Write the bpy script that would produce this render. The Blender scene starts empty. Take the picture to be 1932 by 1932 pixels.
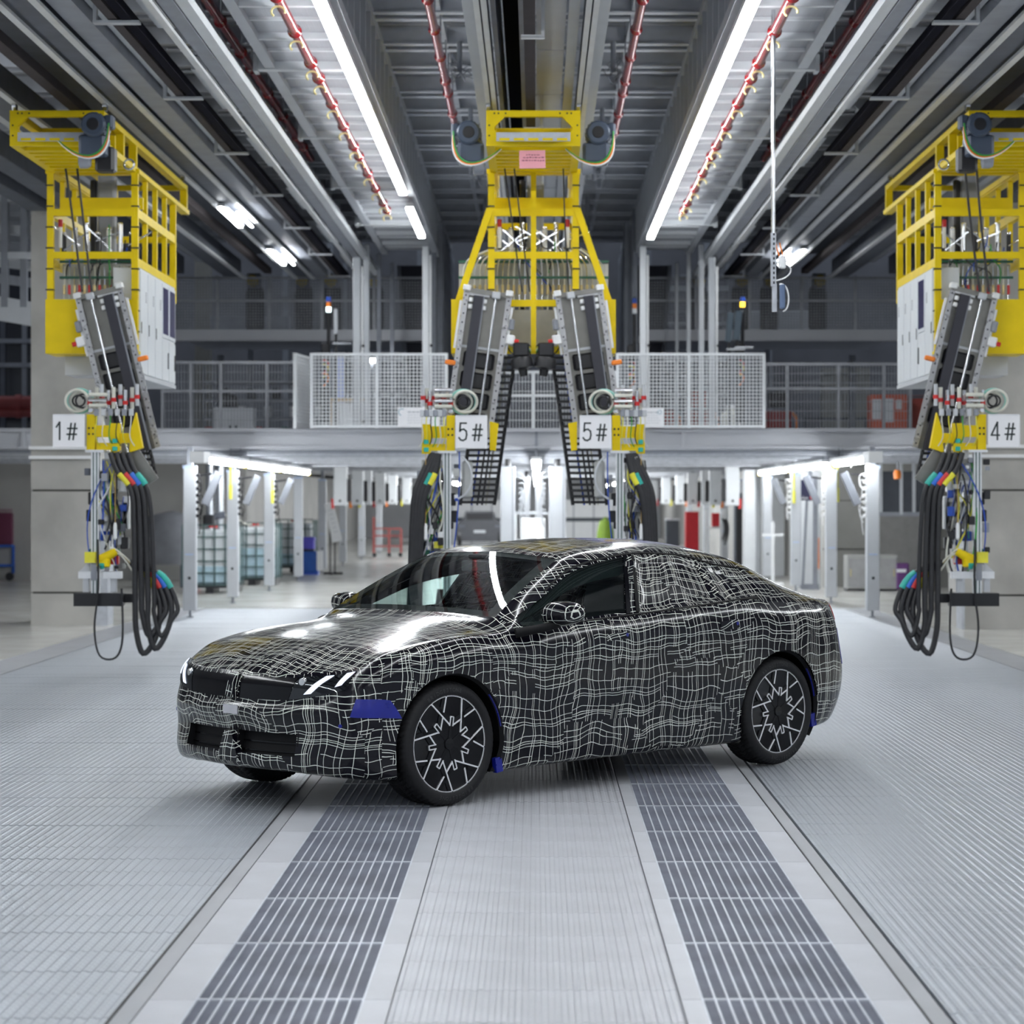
import bpy, bmesh, math, random
import numpy as np
from mathutils import Vector, Matrix
random.seed(7)
PI = math.pi
SC = bpy.context.scene
COL = SC.collection

# ---------------------------------------------------------------- camera, world, exposure
F_PX, CAM_H = 4350.0, 1.72
cam_d = bpy.data.cameras.new('camera')
cam_d.sensor_width = 36.0
cam_d.sensor_fit = 'HORIZONTAL'
cam_d.lens = F_PX / 1932 * 36.0
cam_d.shift_x = -(1012 - 966) / 1932
cam_d.shift_y = -(966 - 945) / 1932
cam_d.clip_end = 400
cam_d.dof.use_dof = True
cam_d.dof.focus_distance = 13.4
cam_d.dof.aperture_fstop = 3.3
cam = bpy.data.objects.new('camera', cam_d)
cam.location = (0, 0, CAM_H)
cam.rotation_euler = (PI / 2, 0, 0)
COL.objects.link(cam)
SC.camera = cam
SC.view_settings.view_transform = 'Standard'
SC.view_settings.look = 'None'
SC.view_settings.gamma = 1.0
SC.view_settings.use_curve_mapping = False
SC.view_settings.exposure = -0.40
world = bpy.data.worlds.new('hall_light')
SC.world = world
world.use_nodes = True
world.node_tree.nodes['Background'].inputs[0].default_value = (0.78, 0.88, 1.0, 1)
world.node_tree.nodes['Background'].inputs[1].default_value = 0.66
LAMP_E = 70.0          # emission of the fluorescent tubes

# ---------------------------------------------------------------- helpers
def at(u, v, Y):
    """the world point at depth Y seen at photo pixel (u, v)"""
    return Vector(((u - 1012) * Y / F_PX, Y, CAM_H - (v - 945) * Y / F_PX))

def nt(m):
    m.use_nodes = True
    t = m.node_tree
    return t, t.nodes, t.links, t.nodes['Principled BSDF']

MATS = {}
def mat(name, col, rough=0.5, metal=0.0, var=0.10, scale=6.0, bump=0.0, bscale=60.0, coat=0.0, spec=0.5, stretch=(1, 1, 1), rvar=0.12):
    if name in MATS: return MATS[name]
    m = bpy.data.materials.new(name)
    t, N, L, b = nt(m)
    tc = N.new('ShaderNodeTexCoord'); mp = N.new('ShaderNodeMapping'); mp.inputs['Scale'].default_value = stretch
    L.new(tc.outputs['Object'], mp.inputs['Vector'])
    nz = N.new('ShaderNodeTexNoise'); nz.inputs['Scale'].default_value = scale; nz.inputs['Detail'].default_value = 5
    L.new(mp.outputs[0], nz.inputs['Vector'])
    rp = N.new('ShaderNodeValToRGB')
    c = np.array(col)
    rp.color_ramp.elements[0].position = 0.3; rp.color_ramp.elements[1].position = 0.7
    rp.color_ramp.elements[0].color = (*np.clip(c * (1 - var), 0, 1), 1)
    rp.color_ramp.elements[1].color = (*np.clip(c * (1 + var), 0, 1), 1)
    L.new(nz.outputs['Fac'], rp.inputs[0]); L.new(rp.outputs[0], b.inputs['Base Color'])
    mr = N.new('ShaderNodeMapRange')
    mr.inputs[3].default_value = max(0.02, rough - rvar * rough); mr.inputs[4].default_value = min(1, rough + rvar * rough)
    L.new(nz.outputs['Fac'], mr.inputs[0]); L.new(mr.outputs[0], b.inputs['Roughness'])
    b.inputs['Metallic'].default_value = metal
    b.inputs['Specular IOR Level'].default_value = spec
    if coat: b.inputs['Coat Weight'].default_value = coat; b.inputs['Coat Roughness'].default_value = 0.04
    if bump:
        n2 = N.new('ShaderNodeTexNoise'); n2.inputs['Scale'].default_value = bscale; n2.inputs['Detail'].default_value = 3
        L.new(mp.outputs[0], n2.inputs['Vector'])
        bp = N.new('ShaderNodeBump'); bp.inputs['Strength'].default_value = bump; bp.inputs['Distance'].default_value = 0.01
        L.new(n2.outputs['Fac'], bp.inputs['Height']); L.new(bp.outputs[0], b.inputs['Normal'])
    MATS[name] = m
    return m

def emit(name, col, strength):
    if name in MATS: return MATS[name]
    m = bpy.data.materials.new(name); m.use_nodes = True
    N = m.node_tree.nodes; L = m.node_tree.links
    N.remove(N['Principled BSDF'])
    e = N.new('ShaderNodeEmission'); e.inputs[0].default_value = (*col, 1); e.inputs[1].default_value = strength
    L.new(e.outputs[0], N['Material Output'].inputs[0])
    MATS[name] = m
    return m

def glass(name, tint, gloss=1.0, opacity=0.0, dark=(0.01, 0.012, 0.014)):
    """thin sheet glass: tinted see-through with a fresnel mirror on top"""
    if name in MATS: return MATS[name]
    m = bpy.data.materials.new(name); m.use_nodes = True
    N = m.node_tree.nodes; L = m.node_tree.links; N.remove(N['Principled BSDF'])
    tr = N.new('ShaderNodeBsdfTransparent'); tr.inputs[0].default_value = (*tint, 1)
    df = N.new('ShaderNodeBsdfDiffuse'); df.inputs[0].default_value = (*dark, 1)
    m0 = N.new('ShaderNodeMixShader'); m0.inputs[0].default_value = opacity
    gl = N.new('ShaderNodeBsdfGlossy'); gl.inputs['Roughness'].default_value = 0.02
    lw = N.new('ShaderNodeLayerWeight'); lw.inputs[0].default_value = .5
    pw = N.new('ShaderNodeMath'); pw.operation = 'POWER'; pw.inputs[1].default_value = 4.5; L.new(lw.outputs['Facing'], pw.inputs[0])
    mu = N.new('ShaderNodeMath'); mu.operation = 'MULTIPLY_ADD'; mu.inputs[1].default_value = .9; mu.inputs[2].default_value = .05 * gloss; mu.use_clamp = True
    mx = N.new('ShaderNodeMixShader')
    L.new(pw.outputs[0], mu.inputs[0]); L.new(mu.outputs[0], mx.inputs[0])
    L.new(tr.outputs[0], m0.inputs[1]); L.new(df.outputs[0], m0.inputs[2])
    L.new(m0.outputs[0], mx.inputs[1]); L.new(gl.outputs[0], mx.inputs[2])
    L.new(mx.outputs[0], N['Material Output'].inputs[0])
    MATS[name] = m
    return m

def tag(o, label=None, cat=None, group=None, kind=None):
    if label: o['label'] = label
    if cat: o['category'] = cat
    if group: o['group'] = group
    if kind: o['kind'] = kind
    return o

def empty(name, loc=(0, 0, 0), rz=0.0, parent=None):
    o = bpy.data.objects.new(name, None)
    o.location = loc; o.rotation_euler = (0, 0, rz); o.empty_display_size = 0.2
    COL.objects.link(o)
    if parent: o.parent = parent
    return o

def thing(name, label, cat, loc=(0, 0, 0), rz=0.0, group=None):
    return tag(empty(name, loc, rz), label, cat, group)

class MB:
    """collects boxes, bars, tubes, lathes and prisms; build() links them as ONE mesh object"""
    def __init__(s, M=None):
        s.v = []; s.f = []; s.M = M
    def add(s, vs, fs):
        b = len(s.v)
        if s.M is not None: vs = [s.M @ Vector(p) for p in vs]
        s.v += [tuple(p) for p in vs]; s.f += [tuple(i + b for i in f) for f in fs]
        return s
    rng = random.Random(3)
    BF = [(0, 3, 2, 1), (4, 5, 6, 7), (0, 1, 5, 4), (1, 2, 6, 5), (2, 3, 7, 6), (3, 0, 4, 7)]
    def box(s, c, d, R=None):
        j_ = MB.rng.uniform(.0001, .0005)   # no two boxes share a face exactly
        x, y, z = d[0] / 2 + j_, d[1] / 2 + j_, d[2] / 2 + j_
        vs = [Vector(p) for p in ((-x, -y, -z), (x, -y, -z), (x, y, -z), (-x, y, -z), (-x, -y, z), (x, -y, z), (x, y, z), (-x, y, z))]
        if R is not None: vs = [R @ p for p in vs]
        c = Vector(c)
        return s.add([p + c for p in vs], MB.BF)
    def span(s, a, b):
        a, b = Vector(a), Vector(b)
        return s.box((a + b) / 2, [abs(q) for q in (b - a)])
    def cbox(s, c, d, ch, R=None):
        """box with chamfered vertical edges and rims"""
        x, y, z = d[0] / 2, d[1] / 2, d[2] / 2
        def ring(zz, e):
            X, Y = x - e, y - e; h = ch
            return [(-X + h, -Y, zz), (X - h, -Y, zz), (X, -Y + h, zz), (X, Y - h, zz), (X - h, Y, zz), (-X + h, Y, zz), (-X, Y - h, zz), (-X, -Y + h, zz)]
        vs = ring(-z, ch * .6) + ring(-z + ch * .6, 0) + ring(z - ch * .6, 0) + ring(z, ch * .6)
        fs = [tuple(range(7, -1, -1)), tuple(range(24, 32))]
        for k in range(3):
            for i in range(8): j = (i + 1) % 8; fs.append((k * 8 + i, k * 8 + j, k * 8 + 8 + j, k * 8 + 8 + i))
        vs = [Vector(p) for p in vs]
        if R is not None: vs = [R @ p for p in vs]
        c = Vector(c)
        return s.add([p + c for p in vs], fs)
    def bar(s, a, b, w, h, up=(0, 0, 1)):
        a, b = Vector(a), Vector(b); d = b - a; L = d.length
        if L < 1e-6: return s
        d /= L; up = Vector(up)
        if abs(d.dot(up)) > .98: up = Vector((0, 1, 0))
        x = d.cross(up).normalized(); z = x.cross(d)
        R = Matrix((x, d, z)).transposed()
        return s.box((a + b) / 2, (w, L, h), R)
    def tube(s, pts, r, n=8, caps=True, rs=None):
        pts = [Vector(p) for p in pts]; m = len(pts); rings = []
        up = None
        for i, p in enumerate(pts):
            t = (pts[min(i + 1, m - 1)] - pts[max(i - 1, 0)])
            if t.length < 1e-9: t = Vector((0, 0, 1))
            t.normalize()
            if up is None:
                up = t.orthogonal().normalized()
            else:
                up = (up - t * up.dot(t))
                up = up.normalized() if up.length > 1e-6 else t.orthogonal().normalized()
            w = t.cross(up); rr = rs[i] if rs else r
            rings.append([p + (up * math.cos(2 * PI * k / n) + w * math.sin(2 * PI * k / n)) * rr for k in range(n)])
        vs = [q for R in rings for q in R]; fs = []
        for i in range(m - 1):
            for k in range(n):
                j = (k + 1) % n
                fs.append((i * n + k, i * n + j, (i + 1) * n + j, (i + 1) * n + k))
        if caps:
            fs.append(tuple(range(n - 1, -1, -1))); fs.append(tuple((m - 1) * n + k for k in range(n)))
        return s.add(vs, fs)
    def cyl(s, a, b, r, n=12, r2=None):
        return s.tube([a, b], r, n, True, [r, r if r2 is None else r2])
    def lathe(s, prof, c, axis, n=24, close=False):
        """prof: list of (radius, height along axis)"""
        ax = Vector(axis).normalized(); u = ax.orthogonal().normalized(); w = ax.cross(u); c = Vector(c)
        m = len(prof); vs = []
        for (r, h) in prof:
            for k in range(n):
                a = 2 * PI * k / n
                vs.append(c + ax * h + (u * math.cos(a) + w * math.sin(a)) * r)
        fs = []
        for i in range(m - 1 + (1 if close else 0)):
            i2 = (i + 1) % m
            for k in range(n):
                j = (k + 1) % n
                fs.append((i * n + k, i * n + j, i2 * n + j, i2 * n + k))
        if not close:
            if prof[0][0] > 1e-5: fs.append(tuple(range(n - 1, -1, -1)))
            if prof[-1][0] > 1e-5: fs.append(tuple((m - 1) * n + k for k in range(n)))
        return s.add(vs, fs)
    def prism(s, poly, ax_u, ax_v, org, depth):
        """polygon in the plane org+u*ax_u+v*ax_v, pushed by vector depth"""
        U, V, O, D = Vector(ax_u), Vector(ax_v), Vector(org), Vector(depth)
        n = len(poly)
        a = [O + U * p[0] + V * p[1] for p in poly]
        vs = a + [p + D for p in a]
        fs = [tuple(range(n - 1, -1, -1)), tuple(range(n, 2 * n))] + [(i, (i + 1) % n, n + (i + 1) % n, n + i) for i in range(n)]
        return s.add(vs, fs)
    def mesh(s, name, m=None, smooth=None):
        me = bpy.data.meshes.new(name)
        me.from_pydata(s.v, [], s.f)
        if m is not None: me.materials.append(m)
        me.validate()
        if smooth:
            me.shade_smooth(); me.set_sharp_from_angle(angle=math.radians(smooth))
        return me
    def build(s, name, m, parent=None, smooth=None, label=None, cat=None, group=None, kind=None, loc=None, rot=None):
        o = bpy.data.objects.new(name, s.mesh(name, m, smooth))
        COL.objects.link(o)
        if parent: o.parent = parent
        if loc is not None: o.location = loc
        if rot is not None: o.rotation_euler = rot
        return tag(o, label, cat, group, kind)

def link_mesh(name, me, parent=None, loc=(0, 0, 0), rot=(0, 0, 0)):
    o = bpy.data.objects.new(name, me); COL.objects.link(o)
    if parent: o.parent = parent
    o.location = loc; o.rotation_euler = rot
    return o

def copy_tree(o, parent=None):
    c = o.copy(); COL.objects.link(c); c.parent = parent
    for ch in list(o.children): copy_tree(ch, c)
    return c

def bez(a, b, c, d, n=12):
    a, b, c, d = Vector(a), Vector(b), Vector(c), Vector(d); out = []
    for i in range(n + 1):
        t = i / n; q = 1 - t
        out.append(a * q**3 + b * 3 * q * q * t + c * 3 * q * t * t + d * t**3)
    return out

def spline(pts, n=6):
    pts = [Vector(p) for p in pts]; out = []
    for i in range(len(pts) - 1):
        p0 = pts[max(i - 1, 0)]; p1 = pts[i]; p2 = pts[i + 1]; p3 = pts[min(i + 2, len(pts) - 1)]
        for k in range(n):
            t = k / n
            out.append(.5 * ((2 * p1) + (p2 - p0) * t + (2 * p0 - 5 * p1 + 4 * p2 - p3) * t * t + (3 * p1 - p0 - 3 * p2 + p3) * t**3))
    out.append(pts[-1])
    return out

def text_mesh(txt, size, depth=0.002, bold=0.0, extra=0.0):
    cu = bpy.data.curves.new('lettering', 'FONT'); cu.body = txt; cu.size = size
    cu.extrude = depth; cu.align_x = 'CENTER'; cu.align_y = 'CENTER'; cu.offset = bold; cu.resolution_u = 3
    o = bpy.data.objects.new('lettering', cu); COL.objects.link(o)
    dg = bpy.context.evaluated_depsgraph_get(); dg.update()
    me = bpy.data.meshes.new_from_object(o.evaluated_get(dg))
    bpy.data.objects.remove(o); bpy.data.curves.remove(cu)
    return me

def lettering(txt, size, m, parent, loc, rot=(PI / 2, 0, 0), depth=0.0015, bold=0.0, name='lettering', sx=1.0):
    me = text_mesh(txt, size, depth, bold); me.materials.clear(); me.materials.append(m)
    o = link_mesh(name, me, parent, loc, rot); o.scale = (sx, 1, 1)
    return o

# shared materials
galv = mat('galvanised_steel', (0.46, 0.48, 0.52), 0.42, 0.35, 0.12, 9)
steel_lt = mat('light_grey_paint', (0.50, 0.52, 0.55), 0.45, 0.1, 0.05, 3)
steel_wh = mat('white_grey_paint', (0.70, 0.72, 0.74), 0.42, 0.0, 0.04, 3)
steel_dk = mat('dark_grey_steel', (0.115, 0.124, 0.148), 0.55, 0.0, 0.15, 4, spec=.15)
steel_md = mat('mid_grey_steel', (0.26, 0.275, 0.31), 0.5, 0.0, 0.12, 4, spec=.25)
yellow = mat('yellow_paint', (0.76, 0.56, 0.003), 0.42, 0.0, 0.07, 4, spec=.25)
black = mat('black_plastic', (0.010, 0.010, 0.013), 0.42, 0.0, 0.2, 12)
soot = mat('matt_soot', (0.012, 0.012, 0.018), 0.9, 0, 0.2, 6, spec=.03)
rubber = mat('black_rubber', (0.012, 0.012, 0.013), 0.62, 0.0, 0.25, 18, 0.12, 120)
white = mat('white_plastic', (0.78, 0.79, 0.80), 0.45, 0.0, 0.03, 5)
alu = mat('aluminium', (0.72, 0.73, 0.75), 0.34, 0.55, 0.05, 14)
chrome = mat('bright_steel', (0.72, 0.73, 0.75), 0.2, 0.9, 0.06, 20)
redpipe = mat('red_paint', (0.25, 0.010, 0.014), 0.2, 0.0, 0.12, 4, spec=.4)
teal = mat('teal_plastic', (0.02, 0.38, 0.32), 0.4)
blue_p = mat('blue_plastic', (0.015, 0.07, 0.42), 0.4)
orange_p = mat('orange_plastic', (0.85, 0.22, 0.02), 0.4)
red_p = mat('red_plastic', (0.55, 0.02, 0.02), 0.4)
green_p = mat('green_plastic', (0.02, 0.16, 0.09), 0.5)
lamp_m = emit('tube_glow', (0.93, 0.97, 1.0), LAMP_E)
# ---------------------------------------------------------------- the hall: floor
concrete_floor = mat('polished_concrete', (.56, .55, .52), .22, 0, .08, 1.2, 0, rvar=.3)
plate_m = mat('floor_plate_grey', (.46, .47, .50), .45, .15, .14, 1.6, .05, 40)
kerb_m = mat('smooth_grey_strip', (.36, .37, .39), .45, .1, .10, 1.4)
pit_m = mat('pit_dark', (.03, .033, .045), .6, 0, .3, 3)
def plank_material():
    m = mat('ridged_metal', (.44, .47, .51), .40, .55, .10, 1.3)
    t, N, L, b = nt(m)
    tc = N.new('ShaderNodeTexCoord'); br = N.new('ShaderNodeTexBrick'); mp = N.new('ShaderNodeMapping')
    mp.inputs['Rotation'].default_value = (0, 0, PI / 2)
    L.new(tc.outputs['Object'], mp.inputs['Vector']); L.new(mp.outputs[0], br.inputs['Vector'])
    br.inputs['Scale'].default_value = 1.0; br.inputs['Brick Width'].default_value = .050; br.inputs['Row Height'].default_value = .022
    br.inputs['Mortar Size'].default_value = .0065; br.inputs['Mortar Smooth'].default_value = .6
    bp = N.new('ShaderNodeBump'); bp.inputs['Strength'].default_value = .5; bp.inputs['Distance'].default_value = .006; bp.invert = True
    L.new(br.outputs['Fac'], bp.inputs['Height']); L.new(bp.outputs[0], b.inputs['Normal'])
    return m
plank_m = plank_material()
FX0, FX1 = -5.30, 4.92           # edges of the ridged metal floor
fl = MB()
fl.span((-40, 3, -.3), (FX0 - .48, 120, 0)); fl.span((FX1 + .44, 3, -.3), (40, 120, 0)); fl.span((FX0 - .48, 37, -.3), (FX1 + .44, 120, 0))
floor = fl.build('floor', concrete_floor, kind='structure')
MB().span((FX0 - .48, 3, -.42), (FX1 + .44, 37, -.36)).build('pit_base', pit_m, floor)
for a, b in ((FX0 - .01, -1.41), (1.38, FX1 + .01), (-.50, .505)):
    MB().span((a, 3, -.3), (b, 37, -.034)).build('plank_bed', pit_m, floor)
for a, b in ((FX0 - .47, FX0 - .012), (FX1 + .012, FX1 + .43)):
    for k in range(12): MB().span((a, 4 + k * 2.75 + .004, -.05), (b, 4 + (k + 1) * 2.75 - .004, 0)).build('edge_plate', kerb_m, floor)
def ridged(x0, x1, dy, pitch=.044, hgt=.0038):
    n = int((x1 - x0) / pitch); vs = []; xs = []
    for k in range(n):
        x = x0 + (x1 - x0) * k / n; p = (x1 - x0) / n
        xs += [(x, 0), (x + p * .30, 0), (x + p * .48, hgt), (x + p * .82, hgt)]
    xs.append((x1, 0)); m = len(xs); e = .0022
    for y in (e, dy - e):
        vs += [(x, y, z - .004) for x, z in xs]
    vs += [(x0, e, -.03), (x1, e, -.03), (x1, dy - e, -.03), (x0, dy - e, -.03)]
    fs = [(i, i + 1, m + i + 1, m + i) for i in range(m - 1)]
    q = 2 * m
    fs += [tuple([q, q + 1] + list(range(m - 1, -1, -1))), tuple([q + 2, q + 3] + list(range(m, 2 * m))), (q, 0, m, q + 3), (q + 1, q + 2, 2 * m - 1, m - 1)]
    return MB().add(vs, fs)
pl_l = ridged(FX0, -1.42, .3795).mesh('plank', plank_m); pl_r = ridged(1.39, FX1, .3795).mesh('plank', plank_m)
k = 0
y = 5.4
while y < 36.6:
    link_mesh('plank', pl_l, floor, (0, y, random.uniform(-.0008, .0008))); link_mesh('plank', pl_r, floor, (0, y + .07, random.uniform(-.0008, .0008))); y += .3795
pl_c = ridged(-.495, .495, .508).mesh('plank', plate_m); y = 5.57
while y < 36.5:
    link_mesh('plank', pl_c, floor, (0, y, random.uniform(-.0006, .0006))); y += .508
GR = []
gm = MB()
GW, GL = .575, 1.01
for i in range(14): x = GW * i / 13; gm.span((x - .0034, .0, -.03), (x + .0034, GL, 0.001))
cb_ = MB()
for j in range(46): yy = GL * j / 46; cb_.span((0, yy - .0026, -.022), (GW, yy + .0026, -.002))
gm.span((0, -.011, -.035), (GW, .011, .0015)); gm.span((0, GL - .011, -.035), (GW, GL + .011, .0015))
g_me = gm.mesh('grating', mat('grating_steel', (.52, .55, .60), .40, .35, .2, 3))
c_me = cb_.mesh('cross_bars', mat('cross_bar_shade', (.26, .275, .33), .42, .3, .25, 3))  # darker than the long bars: shade inside the grating put into the colour
g_lt = mat('polished_plate', (.34, .34, .35), .3, .7, .15, 6)
for x0 in (-1.171, .573):
    for k in range(29):
        y = 4.92 + 1.01 * k + .006
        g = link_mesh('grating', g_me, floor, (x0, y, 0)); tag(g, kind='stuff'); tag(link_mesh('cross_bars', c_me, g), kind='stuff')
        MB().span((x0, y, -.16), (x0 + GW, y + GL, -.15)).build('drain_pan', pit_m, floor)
        if x0 > 0 and k in (8, 9): MB().span((x0, y + .05, -.036), (x0 + GW, y + GL - .05, -.032)).build('infill_plate', g_lt, floor)
for a, b in ((-1.335, -1.176), (-.592, -.500), (.500, .570), (1.153, 1.295)):
    me_s = MB().span((0, .0025, -.05), (b - a, 1.0075, 0)).mesh('edge_plate', plate_m)
    for k in range(31): link_mesh('edge_plate', me_s, floor, (a, 4.92 + 1.01 * k, 0))
for a, b in ((-1.412, -1.343), (1.303, 1.372)):
    MB().span((a, 4, -.05), (b, 36.6, -.003)).build('groove_rail', kerb_m, floor)
    MB().span((a - .006, 4, -.06), (a - .001, 36.6, .004)).build('groove_seal', black, floor)

# ---------------------------------------------------------------- overhead steel
ceil_m = mat('corrugated_deck', (.50, .515, .55), .5, .0, .10, 2)
NYD, NXW = -7.0, 21.5
cm = MB(); n = 130; vs = []; fs = []
prof = []
for i in range(n):
    y = NYD + 52.0 * i / n; p = 52.0 / n
    prof += [(y, 7.0), (y + p * .5, 7.0), (y + p * .6, 6.95), (y + p * .9, 6.95)]
for s_ in (-NXW, NXW): vs += [(s_, y, z) for y, z in prof]
m_ = len(prof); fs = [(i, i + 1, m_ + i + 1, m_ + i) for i in range(m_ - 1)]
ceiling = cm.add(vs, fs).build('ceiling', ceil_m, kind='structure')
y = NYD
purl = MB().span((-NXW, -.02, 0), (NXW, .02, .2)).span((-NXW, -.09, 0), (NXW, .03, .018)).span((-NXW, .24, 0), (NXW, .36, .018)).span((-NXW, .30, 0), (NXW, .34, .17)).mesh('purlin', mat('purlin_zinc', (.58, .60, .64), .45, .1, .08, 5))
k = 0
while y < 44:
    link_mesh('purlin', purl, ceiling, (0, y, 6.68)); y += 1.62 if k % 2 else 1.30; k += 1
for x in (-1.0, 1.0, -3.4, 3.4, -5.9, 5.9, -8, 8): MB().span((x - .03, NYD, 6.7), (x + .03, 44, 6.86)).build('stringer', galv, ceiling)
ZR = 5.62
def long(name, x0, x1, z0, z1, m, y0=NYD, y1=40.6):
    for s_ in (-1, 1):
        MB().span((s_ * x0, y0, z0), (s_ * x1, y1, z1)).build(name, m, ceiling)
flange = mat('rail_flange', (.66, .67, .68), .4, .1, .08, 3)
# runs either side of the middle bay, mirrored
for a, b, z0, z1, m_, nm in ((4.27, 4.205, ZR, ZR + .03, flange, 'rail_flange'), (4.19, 3.98, ZR + .05, ZR + .34, steel_dk, 'rail_beam'), (3.965, 3.90, ZR, ZR + .03, flange, 'rail_flange'),
                          (3.885, 3.68, ZR + .06, ZR + .36, steel_md, 'rail_beam'), (3.665, 3.50, ZR + .16, ZR + .24, steel_wh, 'cable_tray'), (3.50, 3.42, ZR + .03, ZR + .11, mat('busbar_brown', (.075, .066, .068), .8, spec=.05), 'busbar'),
                          (3.38, 3.30, ZR + .02, ZR + .10, soot, 'busbar'), (3.08, 3.02, ZR, ZR + .03, flange, 'rail_flange'), (3.0, 2.87, ZR + .05, ZR + .34, steel_md, 'rail_beam'), (2.86, 2.76, ZR + .06, ZR + .14, steel_wh, 'cable_tray'),
                          (5.10, 4.40, ZR + .45, ZR + .5, steel_dk, 'duct_plate'), (5.17, 5.10, ZR, ZR + .03, flange, 'rail_flange'), (5.5, 5.2, ZR + .05, ZR + .34, steel_dk, 'rail_beam'), (4.78, 4.66, ZR + .1, ZR + .2, mat('busbar_brown', (.075, .066, .068), .8, spec=.05), 'busbar'),
                          (5.95, 5.75, ZR + .3, ZR + .36, steel_lt, 'cable_tray'), (6.5, 6.2, ZR + .1, ZR + .4, steel_dk, 'rail_beam'), (7.0, 6.75, ZR + .1, ZR + .4, steel_dk, 'rail_beam')):
    long(nm, a, b, z0, z1, m_)
for s_ in (-1, 1):
    for k in range(14):
        y = NYD + 1 + 3.55 * k
        if y > 41: break
        MB().span((s_ * 3.62, y - .05, ZR), (s_ * 3.24, y + .05, ZR + .02)).span((s_ * 3.62, y - .03, ZR), (s_ * 3.59, y + .03, ZR + .5)).build('hanger', steel_lt, ceiling)
    for k in range(12):
        y = NYD + 4.1 * k
        if y > 40: break
        MB().span((s_ * 3.22, y, ZR + .3), (s_ * 3.11, y + 2.6, ZR + .42)).span((s_ * 3.25, y, ZR + .16), (s_ * 3.10, y + 2.2, ZR + .28)).build('junction_box', steel_wh, ceiling)
    for k in range(8):     # wire clusters on the steel
        y = 12.3 + 4.2 * k
        if y > 38: break
        for x in (2.72, .83):
            cl = MB(); c = Vector((s_ * x, y, 6.35))
            for q in range(5):
                a = [c + Vector((random.uniform(-.16, .16), random.uniform(-.16, .16), random.uniform(-.12, .2))) for _ in range(4)]
                cl.tube(spline(a, 4), .005, 5)
            cl.cyl(c, c + Vector((0, 0, .33)), .028, 8); cl.build('wire_cluster', steel_md, ceiling, 40)
# middle bay
for x in (-.555, .555): MB().span((x - .05, NYD, ZR + .14), (x + .05, 41.6, ZR + .2)).build('cable_tray', steel_lt, ceiling)
for x in (-.475, -.415, .475, .415): MB().span((x - .022, NYD, ZR), (x + .022, 41.6, ZR + .03)).build('rail_flange', flange, ceiling)
for x in (-.445, .445): MB().span((x - .04, NYD, ZR + .06), (x + .04, 41.6, ZR + .3)).build('rail_beam', steel_dk, ceiling)
MB().span((-.32, NYD, 6.4), (-.16, 41.6, 6.44)).build('dark_slot', soot, ceiling)
for x in (-.36, -.13): MB().span((x - .02, NYD, ZR + .2), (x + .02, 41.6, 6.5)).build('slot_side', steel_md, ceiling)
MB().span((-.105, NYD, ZR + .02), (-.01, 41.6, ZR + .12)).build('busbar', MATS['busbar_brown'], ceiling)
for k in range(20):
    y = NYD + 2.4 * k
    MB().span((.0, y, ZR + .36), (.26, y + 2.37, ZR + .38)).build('cover_plate', steel_lt, ceiling)
    if k % 2: MB().span((-.13, y - .04, ZR - .01), (.07, y + .04, ZR + .015)).span((.04, y - .03, ZR), (.07, y + .03, ZR + .4)).build('hanger', white, ceiling)
MB().span((.27, NYD, ZR + .16), (.36, 41.6, ZR + .24)).build('cable_tray', steel_lt, ceiling)

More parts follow.
